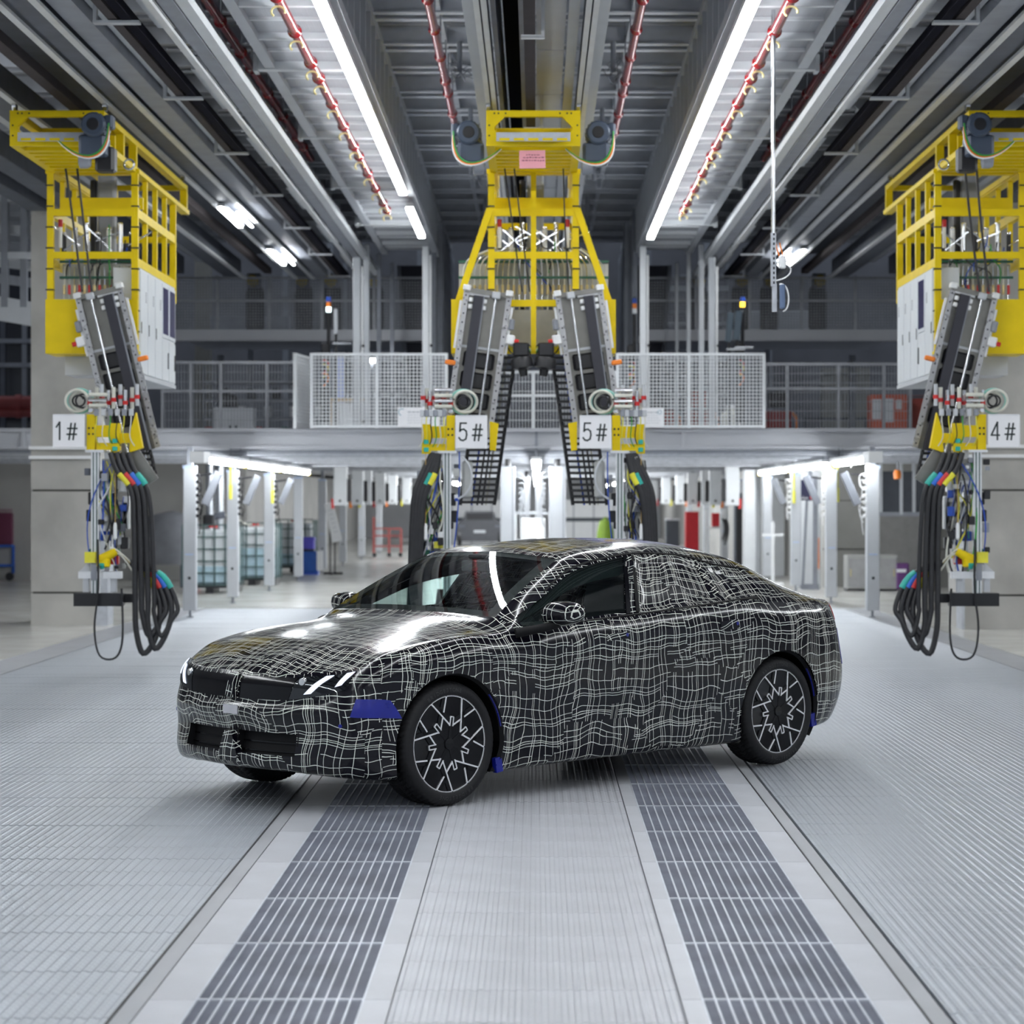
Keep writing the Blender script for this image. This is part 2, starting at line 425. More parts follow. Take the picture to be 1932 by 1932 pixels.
# suspended walkways with perforated undersides, one on each side of the middle bay
perf = mat('perforated_sheet', (.40, .415, .445), .5, .1, .06, 5)
_t, _N, _L, _b = nt(perf)
_tc = _N.new('ShaderNodeTexCoord'); _br = _N.new('ShaderNodeTexBrick'); _L.new(_tc.outputs['Object'], _br.inputs['Vector'])
_br.inputs['Scale'].default_value = 1; _br.inputs['Brick Width'].default_value = .05; _br.inputs['Row Height'].default_value = .05; _br.inputs['Mortar Size'].default_value = .008; _br.offset = 0
_bp = _N.new('ShaderNodeBump'); _bp.inputs['Strength'].default_value = .6; _bp.inputs['Distance'].default_value = .01; _L.new(_br.outputs['Fac'], _bp.inputs['Height']); _L.new(_bp.outputs[0], _b.inputs['Normal'])
ZW = 5.92
for s_, nm in ((-1, 'broken lamp row'), (1, 'unbroken lamp')):
    wk = thing('suspended_walkway', 'grey suspended walkway with perforated underside above the ' + nm, 'walkway', (0, 0, 0))
    pm = MB().span((1.72 * s_, .03, ZW + .06), (2.55 * s_, 1.37, ZW + .08)).mesh('panel', perf)
    bm_ = MB().span((1.68 * s_, -.035, ZW), (2.62 * s_, .035, ZW + .09)).mesh('cross_beam', steel_wh)
    cbar = MB().span((1.70 * s_, -.02, ZW + .03), (2.6 * s_, .02, ZW + .07)).mesh('cross_bar', steel_wh)
    wide = MB().span((1.68 * s_, -.06, ZW - .02), (2.74 * s_, .06, ZW + .1)).span((2.70 * s_, -.1, ZW - .04), (2.74 * s_, .1, ZW + .12)).mesh('bracket_beam', steel_wh)
    post = MB().span((1.66 * s_, -.035, ZW - .03), (1.73 * s_, .035, 6.7)).mesh('side_post', steel_lt)
    y = NYD; k = 0
    while y < 38.0:
        link_mesh('panel', pm, wk, (0, y, 0)); link_mesh('bracket_beam' if k % 3 == 0 else 'cross_beam', wide if k % 3 == 0 else bm_, wk, (0, y, 0))
        link_mesh('cross_bar', cbar, wk, (0, y + .70, 0))
        for q in (0, .7): link_mesh('side_post', post, wk, (0, y + q, 0))
        y += 1.40; k += 1
    for x, z, w in ((1.70, ZW - .05, .05), (2.58, ZW - .01, .05)): MB().span(((x - w) * s_, NYD, z), ((x + w) * s_, y, z + .10)).build('edge_beam', steel_lt, wk)
    MB().span((1.66 * s_, NYD, 6.62), (1.76 * s_, y + 6, 6.72)).build('top_rail', steel_lt, wk)
    MB().span((1.735 * s_, NYD, ZW + .05), (1.745 * s_, y, 6.66)).build('side_sheet', mat('side_sheet_grey', (.26, .27, .30), .5, .3), wk)
    # strip lamps under the inner edge
    X = 1.735 * s_
    runs = ((NYD, 30.0), (31.5, 34.9)) if s_ < 0 else ((NYD, 35.1),)
    for q, (a, b) in enumerate(runs):
        nm2 = {(-1, 0): 'long glowing white strip lamp under the walkway, ending before the short strip', (-1, 1): 'short glowing white strip lamp at the far end of the broken row', (1, 0): 'long unbroken glowing white strip lamp under the walkway'}[(s_, q)]
        lp = thing('strip_lamp', nm2, 'lamp', (X, a, 5.70), group='strip lamps under the walkways')
        MB().span((-.047, 0, 0), (.047, b - a, .035)).build('tube', lamp_m, lp)
        MB().span((-.052, -.01, .035), (.052, b - a + .01, .09)).build('housing', white, lp)
        h_ = MB()
        for j in range(int((b - a) / 2.4) + 1): h_.span((-.02, .3 + 2.4 * j, .09), (.02, .36 + 2.4 * j, .24))
        tag(h_.build('bracket', steel_lt, lp), kind='stuff')

# red pipes with flared collars
def pipe(x, z, r, y0, y1, step, label, clamps=False, jitter=()):
    p = thing('red_pipe', label, 'pipe', (x, y0, z), group='red pipes under the roof')
    MB().cyl((0, 0, 0), (0, y1 - y0, 0), r, 14).build('tube', redpipe, p, 40)
    y = .4; k = 0
    cm_ = MB().lathe([(r, -.10), (r * 1.08, -.08), (r * 1.15, -.02), (r * 1.42, .0), (r * 1.42, .014), (r * 1.2, .03), (r, .05)], (0, 0, 0), (0, 1, 0), 16).mesh('collar', redpipe, 35)
    cl = MB().tube([(r * 1.25 * math.cos(a), 0, -r * 1.3 - .045 + .045 * math.sin(a)) for a in np.linspace(-.3, PI + .9, 9)], .010, 6).mesh('clamp', mat('brass_clamp', (.72, .62, .30), .35, .4), 40)
    hg = MB().cyl((0, 0, r), (0, 0, .5 if z > 6 else ZW - z - .03), .008, 6).mesh('hanger_rod', steel_md)
    while y < y1 - y0:
        link_mesh('collar', cm_, p, (0, y, 0))
        if clamps: link_mesh('clamp', cl, p, (0, y + .14, 0))
        link_mesh('hanger_rod', hg, p, (0, y + .05, 0))
        y += step * (1.0 if k % 4 != 2 else .55); k += 1
    return p
pipe(-2.10, 5.80, .045, NYD, 32.6, 1.42, 'red pipe with yellow clamps beneath the walkway of the broken lamp row', True)
pipe(2.07, 5.80, .045, NYD, 32.8, 1.42, 'red pipe with yellow clamps beneath the walkway of the unbroken lamp', True)
pipe(-2.95, 6.2, .045, NYD, 30.2, 1.5, 'dull red pipe running outside the walkway on the trolley side')
pipe(2.98, 6.2, .045, NYD, 30.2, 1.5, 'dull red pipe running outside the walkway on the scanner side')
pipe(-.98, 6.25, .042, NYD, 28.0, 1.35, 'dull red pipe ending at the motor beside the pink note, broken lamp side')
pipe(.96, 6.25, .042, NYD, 28.6, 1.35, 'dull red pipe ending at the motor beside the pink note, unbroken lamp side')
pipe(-6.2, 6.3, .06, NYD, 30, 2.2, 'thick red pipe behind the yellow frame of the robot near the blue trolley')

# short lamps beside the rails; of each pair one glowing tube imitates a reflection
for s_, who in ((-1, 'the blue trolley'), (1, 'the hanging scanner')):
    for x, y0, n_ in ((4.17, 30.4, 'nearer'), (4.13, 35.6, 'farther')):
        if s_ > 0 and n_ == 'nearer': continue
        lp = thing('rail_lamp', f'{n_} short tube lamp between the dark rails on the side of {who}', 'lamp', (s_ * x, y0, 5.60), group='short lamps between the rails')
        MB().span((-.03, 0, -.03), (.03, 2.1, 0)).build('tube', lamp_m, lp)
        MB().span((-.06, 0, 0), (.06, 2.1, .04)).build('housing', steel_lt, lp)
        if s_ < 0: MB().span((.17, .3, -.05), (.20, 1.9, -.03)).build('tube', lamp_m, lp)
        else: MB().span((-.20, .3, -.05), (-.17, 1.9, -.03)).build('tube', lamp_m, lp)
# added unseen fill lamps over the neighbouring bays, lighting the hall from outside the frame
for x in (-10.5, -7.2, 7.2, 10.5):
    for y0 in (-6, 10):
        lp = thing('fill_lamp', f'added unseen white fill strip over the {"outermost" if abs(x) > 9 else "first"} outer bay, {"behind the camera" if y0 < 0 else "farther"} half, {"trolley" if x < 0 else "scanner"} side', 'lamp', (x, y0, 6.4), group='added fill lamps over the outer bays')
        MB().span((-.08, 0, 0), (.08, 15.6, .04)).build('tube', lamp_m, lp); MB().span((-.1, 0, .04), (.1, 15.6, .1)).build('housing', white, lp)

# ---------------------------------------------------------------- concrete columns and walls
conc = mat('raw_concrete', (.40, .39, .365), .7, 0, .2, 1.3, .15, 30)
conc2 = mat('dark_concrete', (.22, .215, .20), .75, 0, .14, 1.2, .1, 30)
joint = mat('joint_dark', (.06, .06, .055), .8)
for x0, x1, y0, nm in ((-6.97, -6.05, 31.8, 'wall_left'), (5.72, 7.6, 30.9, 'wall_right')):
    w = MB()
    for z0, z1 in ((0, .44), (.468, 1.85), (1.878, 7.0)): w.span((x0, y0, z0), (x1, y0 + 1.1, z1))
    wo = w.build(nm, conc, kind='structure')
    MB().span((x0 + .02, y0 + .02, 0), (x1 - .02, y0 + 1.08, 7)).build('joint_core', joint, wo)
    for z in (2.32, 2.45): MB().span((x0 - .02, y0 - .06, z - .022), (x1 + .02, y0, z + .022)).build('conduit', white, wo)
    c_ = x1 if x0 < 0 else x0
    MB().span((c_ - .02, y0 - .012, 0), (c_ + .02 + (.12 if x0 < 0 else 0), y0 + .4, 2.1)).build('corner_guard', galv, wo)
dark_wall = mat('dark_wall', (.16, .163, .185), .7, 0, .2, 1)
grey_wall = mat('grey_wall', (.34, .335, .32), .7, 0, .12, 1)
lt_wall = mat('light_wall', (.58, .59, .61), .6, 0, .06, 1)
MB().span((-14, 52, 2.88), (14, 52.3, 8)).build('wall_back', dark_wall, kind='structure')
MB().span((-24, 108, 0), (22, 108.3, 2.9)).build('wall_back', lt_wall, kind='structure')
for sx_ in (-1, 1): MB().span((sx_ * 22, 16, 0), (sx_ * 22.3, 110, 8)).build('wall_left' if sx_ < 0 else 'wall_right', mat('far_side_wall', (.30, .31, .33), .7, 0, .08, .4), kind='structure')
wr = MB().span((5.75, 46, 0), (14, 46.3, 2.55)).build('wall_right', mat('grey_block_wall', (.27, .265, .25), .75, 0, .12, 1.2), kind='structure')
for z in (.75, 1.72): MB().span((5.7, 45.98, z), (14, 46, z + .015)).build('joint', joint, wr)
MB().span((5.75, 46.3, 0), (6.0, 107, 2.6)).build('wall_right', grey_wall, kind='structure')
wl = MB().span((-14, 50, 0), (-6.3, 50.3, 2.6)).build('wall_left', grey_wall, kind='structure')
MB().span((-8.5, 50.3, 0), (-8.2, 107, 2.6)).build('wall_left', grey_wall, kind='structure')
MB().span((-24, 75, 0), (-8.6, 75.3, 1.85)).build('wall_left', lt_wall, kind='structure')

# ---------------------------------------------------------------- mezzanine deck, its underside and fences
dk = thing('mezzanine_deck', 'light grey steel mezzanine deck crossing the whole hall behind the robots', 'platform', (0, 36, 0))
deck_m = mat('deck_grey', (.42, .43, .46), .45, .1, .05, 1)
def W(mb, name, m, parent, **k):
    """build world-space geometry under a parent that sits elsewhere"""
    o = mb.build(name, m, parent, **k); o.matrix_parent_inverse = parent.matrix_world.inverted() if False else Matrix.Translation(-Vector(parent.location)); return o
b_ = MB(); b_.span((-12, 36.02, 2.58), (12, 36.06, 2.82)); b_.span((-12, 35.94, 2.80), (12, 36.14, 2.83)); b_.span((-12, 35.94, 2.54), (12, 36.14, 2.57))
W(b_, 'edge_beam', deck_m, dk)
for x in (-8, -6.2, 2.3, 8): W(MB().span((x - .03, 35.96, 2.57), (x + .03, 36.03, 2.80)), 'stiffener', deck_m, dk)
W(MB().span((-16, 36.1, 2.83), (12, 60, 2.86)), 'deck_plate', deck_m, dk)
W(MB().span((-24, 60, 2.7), (12, 107.9, 2.86)), 'deck_plate', deck_m, dk)
for k in range(16):
    y = 38.0 + 2.6 * k
    W(MB().span((-12 if y < 45 else -5.6, y - .05, 2.50), (12 if y < 45 else 5.6, y + .05, 2.66)), 'cross_beam', steel_lt, dk)
for y, z, r in ((36.5, 2.50, .018), (36.9, 2.47, .03), (37.4, 2.46, .02), (39, 2.46, .03), (41, 2.45, .025), (44, 2.46, .03), (48, 2.46, .03), (54, 2.47, .04)):
    W(MB().cyl((-11 if y < 45 else -5.5, y, z), (11 if y < 45 else 5.5, y, z), r, 8), 'service_pipe', galv if r > .02 else steel_md, dk, smooth=40)

wire = mat('galvanised_wire', (.30, .31, .335), .45, .3, .1, 9)
def mesh_fence(x0, x1, z0, z1, Y, posts, pitch, wr_, fr, mw, label, cat='fence', group=None, mids=(), horiz=True):
    f = thing('mesh_fence', label, cat, ((x0 + x1) / 2, Y, z0), group=group)
    W_, H_ = x1 - x0, z1 - z0; X0 = -W_ / 2
    m = MB()
    nx = int(W_ / pitch)
    for i in range(1, nx): x = X0 + W_ * i / nx; m.span((x - wr_, -wr_, 0), (x + wr_, wr_, H_))
    nz = int(H_ / (pitch if horiz else pitch * 3))
    for i in range(1, nz): z = H_ * i / nz; m.span((X0, -wr_ * .8, z - wr_), (X0 + W_, wr_ * .8, z + wr_))
    tag(m.build('wire_mesh', mw, f), kind='stuff')
    for z in (0, H_) + tuple(mids): MB().span((X0, -.022, z - .022), (X0 + W_, .022, z + .022)).build('rail', mw, f)
    for x in [x0, x1] + list(posts): MB().span((x - (x0 + x1) / 2 - fr, -.026, -.03), (x - (x0 + x1) / 2 + fr, .026, H_ + .02)).build('post', mw, f)
    return f
wx = lambda u, Y: (u - 1012) * Y / F_PX
wz = lambda v, Y: CAM_H - (v - 945) * Y / F_PX
mesh_fence(wx(588, 35.9), wx(842, 35.9), 2.88, 4.0, 35.9, [wx(711, 35.9)], .0555, .0062, .024, steel_wh, 'tall white mesh guard on the deck under the white lit signal tower')
mesh_fence(wx(1165, 35.9), wx(1441, 35.9), 2.88, 4.0, 35.9, [wx(1300, 35.9)], .0555, .0062, .024, steel_wh, 'tall white mesh guard on the deck beside the two tilted monitors')
sd = mesh_fence(-.55, .55, 0, 1.12, 0, [], .0555, .0085, .024, steel_wh, 'white mesh return at the end of the guard beside the broken lamp row')
sd.location = (wx(567, 35.9) - .02, 36.45, 2.88); sd.rotation_euler = (0, 0, PI / 2 - .12)
mesh_fence(-6.0, wx(566, 37), 2.86, wz(684, 37), 37.0, [wx(417, 37), wx(503, 37), wx(360, 37)], .05, .0045, .022, wire, 'thin grey mesh railing on the deck in front of the grey cabinet', mids=(.62,), horiz=False)
mesh_fence(wx(1441, 37), 6.0, 2.86, wz(687, 37), 37.0, [wx(1485, 37), wx(1582, 37), wx(1668, 37)], .05, .0045, .022, wire, 'thin grey mesh railing on the deck in front of the orange container', mids=(.66,), horiz=False)
mesh_fence(wx(862, 37), wx(1162, 37), 2.86, wz(702, 37), 37.0, [wx(1006, 37)], .05, .0045, .03, steel_wh, 'white mesh railing on the deck behind the two 5# arms', mids=(.55,), horiz=False)

# upper gallery behind the rail ends
for s_, a, b, lab in ((-1, -6.6, -1.95, 'grey upper gallery with mesh railing behind the rail ends on the trolley side'), (1, 1.9, 6.6, 'grey upper gallery with mesh railing behind the rail ends on the scanner side')):
    g = thing('upper_gallery', lab, 'platform', (0, 41, 0))
    W(MB().span((a, 40.9, 4.58), (b, 41.0, 4.76)).span((a, 40.86, 4.56), (b, 41.06, 4.58)).span((a, 41, 4.74), (b, 46, 4.77)), 'deck', deck_m, g)
    m = MB()
    nx = int((b - a) / .05)
    for i in range(nx + 1): x = a + (b - a) * i / nx; m.span((x - .005, 40.95, 4.8), (x + .005, 40.96, 5.66))
    for i in range(17): z = 4.8 + .05 * i; m.span((a, 40.95, z - .005), (b, 40.96, z + .005))
    tag(W(m, 'wire_mesh', wire, g), kind='stuff')
    for z in (5.28, 5.68): W(MB().span((a, 40.93, z - .02), (b, 40.98, z + .02)), 'rail', wire, g)
    nP = 5
    for i in range(nP + 1): x = a + (b - a) * i / nP; W(MB().span((x - .025, 40.93, 4.76), (x + .025, 40.98, 5.72)), 'post', wire, g)
    W(MB().span((a + .3, 45.5, 2.86), (a + .42, 45.6, 4.6)).span((b - .42, 45.5, 2.86), (b - .3, 45.6, 4.6)), 'support_leg', steel_md, g)
    for x in (3.1, 3.95, 4.55, 5.0)[:4]:
        X = x * s_ * 1.0
    for q, x in enumerate((2.95, 3.72, 4.24, 5.13)):
        bf = thing('rail_buffer', f'yellow rail-end buffer over a dark cable roll, {("nearest to", "second from", "third from", "farthest from")[q]} the middle, {"trolley" if s_ < 0 else "scanner"} side', 'buffer', (s_ * x, 41.75, 0), group='rail end buffers')
        MB().lathe([(0, -.12), (.09, -.12), (.11, -.09), (.11, 0)], (0, 0, 5.70), (0, 1, 0), 16).build('pad', mat('dull_yellow', (.50, .36, .04), .5), bf, 40)
        MB().cbox((0, .1, 5.72), (.26, .12, .26), .03).build('end_plate', steel_md, bf)
        MB().lathe([(0, 4.78), (.14, 4.80), (.17, 4.90), (.17, 5.5), (.14, 5.62), (0, 5.63)], (0, .3, 0), (0, 0, 1), 14).build('cable_roll', mat('navy_roll', (.022, .025, .04), .6), bf, 40)

# tall posts on the deck below the walkway ends
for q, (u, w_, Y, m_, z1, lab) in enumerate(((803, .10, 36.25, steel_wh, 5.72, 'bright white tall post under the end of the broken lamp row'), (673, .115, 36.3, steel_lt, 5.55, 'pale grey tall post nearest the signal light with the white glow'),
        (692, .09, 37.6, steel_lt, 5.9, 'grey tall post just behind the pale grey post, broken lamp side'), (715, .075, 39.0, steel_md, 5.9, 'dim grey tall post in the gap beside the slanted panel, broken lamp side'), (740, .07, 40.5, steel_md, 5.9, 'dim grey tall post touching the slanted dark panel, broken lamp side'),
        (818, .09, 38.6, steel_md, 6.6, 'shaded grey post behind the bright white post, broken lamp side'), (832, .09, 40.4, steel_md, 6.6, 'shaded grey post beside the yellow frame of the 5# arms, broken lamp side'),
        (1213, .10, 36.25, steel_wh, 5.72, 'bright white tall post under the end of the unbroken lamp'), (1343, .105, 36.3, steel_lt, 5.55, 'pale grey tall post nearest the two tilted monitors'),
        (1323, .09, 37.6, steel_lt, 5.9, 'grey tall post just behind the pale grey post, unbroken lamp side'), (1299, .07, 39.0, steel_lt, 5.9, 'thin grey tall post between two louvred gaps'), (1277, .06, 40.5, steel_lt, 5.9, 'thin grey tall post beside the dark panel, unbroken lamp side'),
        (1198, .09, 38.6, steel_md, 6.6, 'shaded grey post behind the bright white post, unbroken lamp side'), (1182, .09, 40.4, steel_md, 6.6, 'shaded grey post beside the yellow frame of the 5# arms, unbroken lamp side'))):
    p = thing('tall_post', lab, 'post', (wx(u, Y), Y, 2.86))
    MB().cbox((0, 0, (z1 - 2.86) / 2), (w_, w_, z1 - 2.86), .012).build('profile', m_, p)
    MB().span((-w_ * .9, -w_ * .9, 0), (w_ * .9, w_ * .9, .02)).build('foot_plate', m_, p)
    if w_ > .095: MB().cyl((w_ * .75, -.02, .05), (w_ * .75, -.02, z1 - 3.0), .018, 8).build('conduit', white, p, 40)
    if w_ > .095:
        for z in (.1, 1.3): MB().lathe([(0, 0), (.02, 0), (.025, .05), (0, .05)], (w_ * .9, -.06, z), (0, 1, 0), 10).build('clip', black, p, 40)
for s_, u0, u1, lab in ((-1, 752, 800, 'slanted dark panel standing behind the bright post, broken lamp side'), (1, 1220, 1264, 'slanted dark panel standing behind the bright post, unbroken lamp side')):
    a, b = wx(u0, 44), wx(u1, 44)
    p = thing('slanted_partition', lab, 'partition', ((a + b) / 2, 44, 2.86)); h_ = (b - a) / 2
    MB().prism([(-h_ - (0 if s_ > 0 else -.0), 1.5), (h_, 1.5), (h_, 3.45), (-h_, 3.45)] if False else ([(-h_ + .25, .0), (h_ + .3, 0), (h_ + .3, 3.35), (-h_, 3.35)] if s_ < 0 else [(-h_ - .3, 0), (h_ - .25, 0), (h_, 3.35), (-h_ - .3, 3.35)]), (1, 0, 0), (0, 0, 1), (0, 0, 0), (0, .05, 0)).build('sheet', mat('slate_sheet', (.055, .055, .075), .6), p)
    e_ = (-h_, -h_ + .25) if s_ < 0 else (h_, h_ - .25)
    MB().bar((e_[0], -.02, 3.35), (e_[1], -.02, 0), .07, .05).build('edge_strip', steel_md, p)
for s_ in (-1, 1):
    lv = thing('louvre_rack', 'pale louvred racks behind the tall posts, ' + ('broken' if s_ < 0 else 'unbroken') + ' lamp side', 'rack', (s_ * 3.1, 47, 2.86))
    for k in range(14 if s_ > 0 else 9): MB().box((0, 0, .3 + .24 * k), (1.6, .3, .085)).build('louvre', steel_md if k % 3 else steel_lt, lv)
    for x in (-.8, .8): MB().span((x - .03, -.1, 0), (x + .03, .1, 3.7)).build('upright', steel_md, lv)

# post screens closing the middle bay behind the walkways
for s_ in (-1, 1):
    ps = thing('post_screen', f'row of closely set grey posts flanking the middle bay, {"broken lamp" if s_ < 0 else "unbroken lamp"} side', 'screen', (s_ * 1.72, 41, 2.86))
    me_ = MB().span((-.05, -.05, 0), (.05, .05, 3.8)).mesh('post', steel_md)
    for k in range(9): link_mesh('post', me_, ps, (0, k * .75, 0))
    for z in (1.2, 2.4, 3.6): MB().span((-.03, 0, z), (.03, 6, z + .08)).build('rail', steel_md, ps)
# ---------------------------------------------------------------- the camouflaged saloon car
def build_car():
    base = [(2.305, 0), (2.29, .25), (2.245, .5), (2.17, .695), (2.055, .825), (1.89, .885), (1.70, .908), (1.45, .922), (1.15, .925), (.92, .927), (.65, .93),
            (.33, .932), (-.03, .932), (-.42, .932), (-.8, .932), (-1.13, .93), (-1.45, .93), (-1.75, .915), (-2.05, .875), (-2.25, .785), (-2.37, .66), (-2.44, .40), (-2.465, 0)]
    NC = len(base); B = np.array(base)
    T = np.zeros((NC, 2))
    for i in range(NC):
        a = B[i - 1] if i > 0 else B[1] * (1, -1); c = B[i + 1] if i < NC - 1 else B[-2] * (1, -1)
        T[i] = c - a
    nrm = np.stack([-T[:, 1], T[:, 0]], 1); nrm = -nrm / np.linalg.norm(nrm, axis=1)[:, None]
    nrm *= np.sign((nrm * B).sum(1))[:, None]
    # band rows: outward offset d and height z per column
    #      0     1     2     3     4     5     6     7     8     9    10    11    12    13    14    15    16    17    18    19    20    21    22
    rows_d = [
        [-.30] * NC,
        [-.035, -.035, -.035, -.03, -.03, -.045, -.05, -.05, -.05, -.055, -.055, -.055, -.055, -.055, -.055, -.055, -.05, -.05, -.07, -.10, -.12, -.13, -.13],
        [.0, .0, .0, .0, .0, -.01, -.02, -.02, -.02, -.03, -.03, -.03, -.03, -.03, -.03, -.03, -.02, -.02, -.03, -.05, -.06, -.06, -.06],
        [-.03, -.03, -.02, -.005, .0, .0, -.005, -.005, -.01, -.018, -.02, -.022, -.022, -.022, -.02, -.012, -.005, -.005, -.005, -.01, -.01, -.01, -.01],
        [.012, .012, .008, .004, .004, .004, .004, .006, .0, -.004, -.004, -.005, -.005, -.005, -.003, .0, .006, .004, .0, .0, .0, .0, .0],
        [-.012, -.012, -.012, -.012, -.012, -.006, .0, .004, .002, .0, .0, .0, .0, .0, .0, .003, .008, .006, -.005, -.02, -.03, -.035, -.035],
        [-.03, -.03, -.03, -.035, -.035, -.028, -.015, -.008, -.008, -.010, -.010, -.010, -.010, -.010, -.009, -.008, -.012, -.02, -.035, -.055, -.06, -.065, -.07],
        [-.06, -.06, -.065, -.08, -.09, -.085, -.075, -.065, -.058, -.055, -.053, -.053, -.055, -.057, -.06, -.068, -.075, -.075, -.085, -.095, -.10, -.09, -.085],
    ]
    rows_z = [
        [.24, .24, .235, .225, .21, .20, .19, .18, .175, .175, .175, .175, .175, .175, .175, .18, .19, .20, .22, .25, .27, .28, .28],
        [.225, .225, .222, .212, .20, .185, .18, .175, .172, .176, .180, .182, .183, .184, .184, .185, .20, .22, .235, .25, .265, .275, .275],
        [.275, .275, .275, .27, .265, .26, .255, .25, .245, .25, .255, .255, .255, .255, .255, .26, .27, .28, .30, .32, .34, .35, .35],
        [.43, .43, .43, .425, .42, .41, .41, .41, .41, .41, .41, .41, .41, .41, .41, .42, .42, .43, .44, .45, .46, .47, .47],
        [.55, .55, .55, .55, .55, .56, .56, .57, .57, .57, .57, .57, .57, .575, .58, .585, .59, .59, .59, .585, .58, .58, .58],
        [.60, .60, .605, .62, .645, .68, .70, .715, .73, .735, .74, .745, .75, .755, .76, .77, .775, .77, .76, .74, .73, .73, .73],
        [.70, .70, .705, .72, .745, .79, .83, .85, .86, .862, .882, .902, .918, .935, .955, .972, .965, .955, .94, .93, .93, .93, .93],
        [.752, .755, .762, .778, .80, .855, .895, .93, .948, .95, .972, .995, 1.013, 1.035, 1.058, 1.078, 1.062, 1.035, 1.02, 1.02, 1.04, 1.045, 1.05],
    ]
    NB = len(rows_d)
    P = np.zeros((NC, NB + 6, 3))
    for j in range(NB):
        for i in range(NC):
            P[i, j, :2] = B[i] + nrm[i] * rows_d[j][i]; P[i, j, 2] = rows_z[j][i]
    for i in (0, NC - 1): P[i, :NB, 1] = 0
    fr = [.93, .83, .72, .60, .32, 0]
    # hood and boot lid: straight across with a crown
    zc = {0: .752, 1: .768, 2: .792, 3: .832, 4: .872, 5: .915, 6: .948, 7: .985, 8: 1.022, 19: 1.075, 20: 1.066, 21: 1.058, 22: 1.05}
    for i, z in zc.items():
        b = P[i, NB - 1]
        for k, f_ in enumerate(fr):
            g = 1 - f_ ** 2.6
            P[i, NB + k] = (b[0] + (.0 if i > 8 else .0), b[1] * f_, b[2] + (z - b[2]) * g)
    top = {
        9: [(.905, .862, .972), (.915, .835, .997), (.93, .79, 1.022), (.95, .74, 1.042), (.985, .40, 1.058), (.998, 0, 1.062)],
        10: [(.640, .858, .984), (.635, .815, 1.06), (.615, .765, 1.135), (.640, .685, 1.208), (.668, .37, 1.245), (.68, 0, 1.256)],
        11: [(.320, .856, 1.008), (.300, .775, 1.16), (.285, .695, 1.283), (.305, .605, 1.366), (.328, .33, 1.396), (.336, 0, 1.404)],
        12: [(-.04, .853, 1.028), (-.13, .755, 1.215), (-.22, .660, 1.372), (-.22, .575, 1.425), (-.20, .30, 1.463), (-.2, 0, 1.477)],
        13: [(-.42, .848, 1.050), (-.46, .750, 1.225), (-.5, .652, 1.376), (-.5, .565, 1.430), (-.5, .30, 1.467), (-.5, 0, 1.480)],
        14: [(-.80, .840, 1.072), (-.80, .745, 1.22), (-.82, .645, 1.350), (-.83, .555, 1.413), (-.83, .30, 1.456), (-.83, 0, 1.471)],
        15: [(-1.13, .825, 1.095), (-1.12, .737, 1.195), (-1.12, .640, 1.29), (-1.13, .54, 1.368), (-1.14, .29, 1.424), (-1.15, 0, 1.443)],
        16: [(-1.45, .80, 1.118), (-1.45, .738, 1.182), (-1.45, .650, 1.250), (-1.45, .545, 1.308), (-1.46, .28, 1.362), (-1.47, 0, 1.385)],
        17: [(-1.75, .785, 1.072), (-1.75, .715, 1.118), (-1.75, .625, 1.165), (-1.75, .51, 1.207), (-1.77, .28, 1.250), (-1.78, 0, 1.275)],
        18: [(-2.05, .74, 1.052), (-2.05, .67, 1.072), (-2.05, .58, 1.087), (-2.05, .47, 1.100), (-2.05, .25, 1.125), (-2.05, 0, 1.14)],
    }
    for i, L_ in top.items(): P[i, NB:] = np.array(L_)
    NR = NB + 6

    def interp(A, sub, m0, m1, sharp=None):
        """A (n, m, 3): non-uniform cubic through the n control points of each of the m lines"""
        n = A.shape[0]
        E = np.concatenate([m0(A)[None], A, m1(A)[None]], 0)
        d = np.maximum(np.linalg.norm(np.diff(E, axis=0), axis=2), 1e-4) ** .6
        tl = []; one = {}
        for i in range(1, n + 1):
            d0, d1 = d[i - 1][:, None], d[i][:, None]
            tl.append(((E[i] - E[i - 1]) / d0 * d1 + (E[i + 1] - E[i]) / d1 * d0) / (d0 + d1))
        out = []
        for i in range(n - 1):
            h = d[i + 1][:, None]
            ta, tb = tl[i], tl[i + 1]
            if sharp and i in sharp:
                w_ = np.array([[1.0 if j_ >= NB + 3 else 0.0] for j_ in range(A.shape[1])]); df = (A[i + 1] - A[i]) / h
                if sharp[i] == 'a': ta = ta * (1 - w_) + (df * 1.5 - tb * .5) * w_
                else: tb = tb * (1 - w_) + (df * 1.5 - ta * .5) * w_
            for k in range(sub):
                t = k / sub
                out.append(A[i] * (2 * t**3 - 3 * t**2 + 1) + A[i + 1] * (3 * t**2 - 2 * t**3) + ta * h * (t**3 - 2 * t**2 + t) + tb * h * (t**3 - t**2))
        out.append(A[-1])
        return np.array(out)
    SI, SJ = 12, 8
    mir = np.array([1, -1, 1.0])
    D = interp(P, SI, lambda A: A[1] * mir, lambda A: A[-2] * mir, {9: 'a', 10: 'b'})
    D = interp(D.transpose(1, 0, 2), SJ, lambda A: 2 * A[0] - A[1], lambda A: A[-2] * mir).transpose(1, 0, 2)
    ni, nj = D.shape[:2]
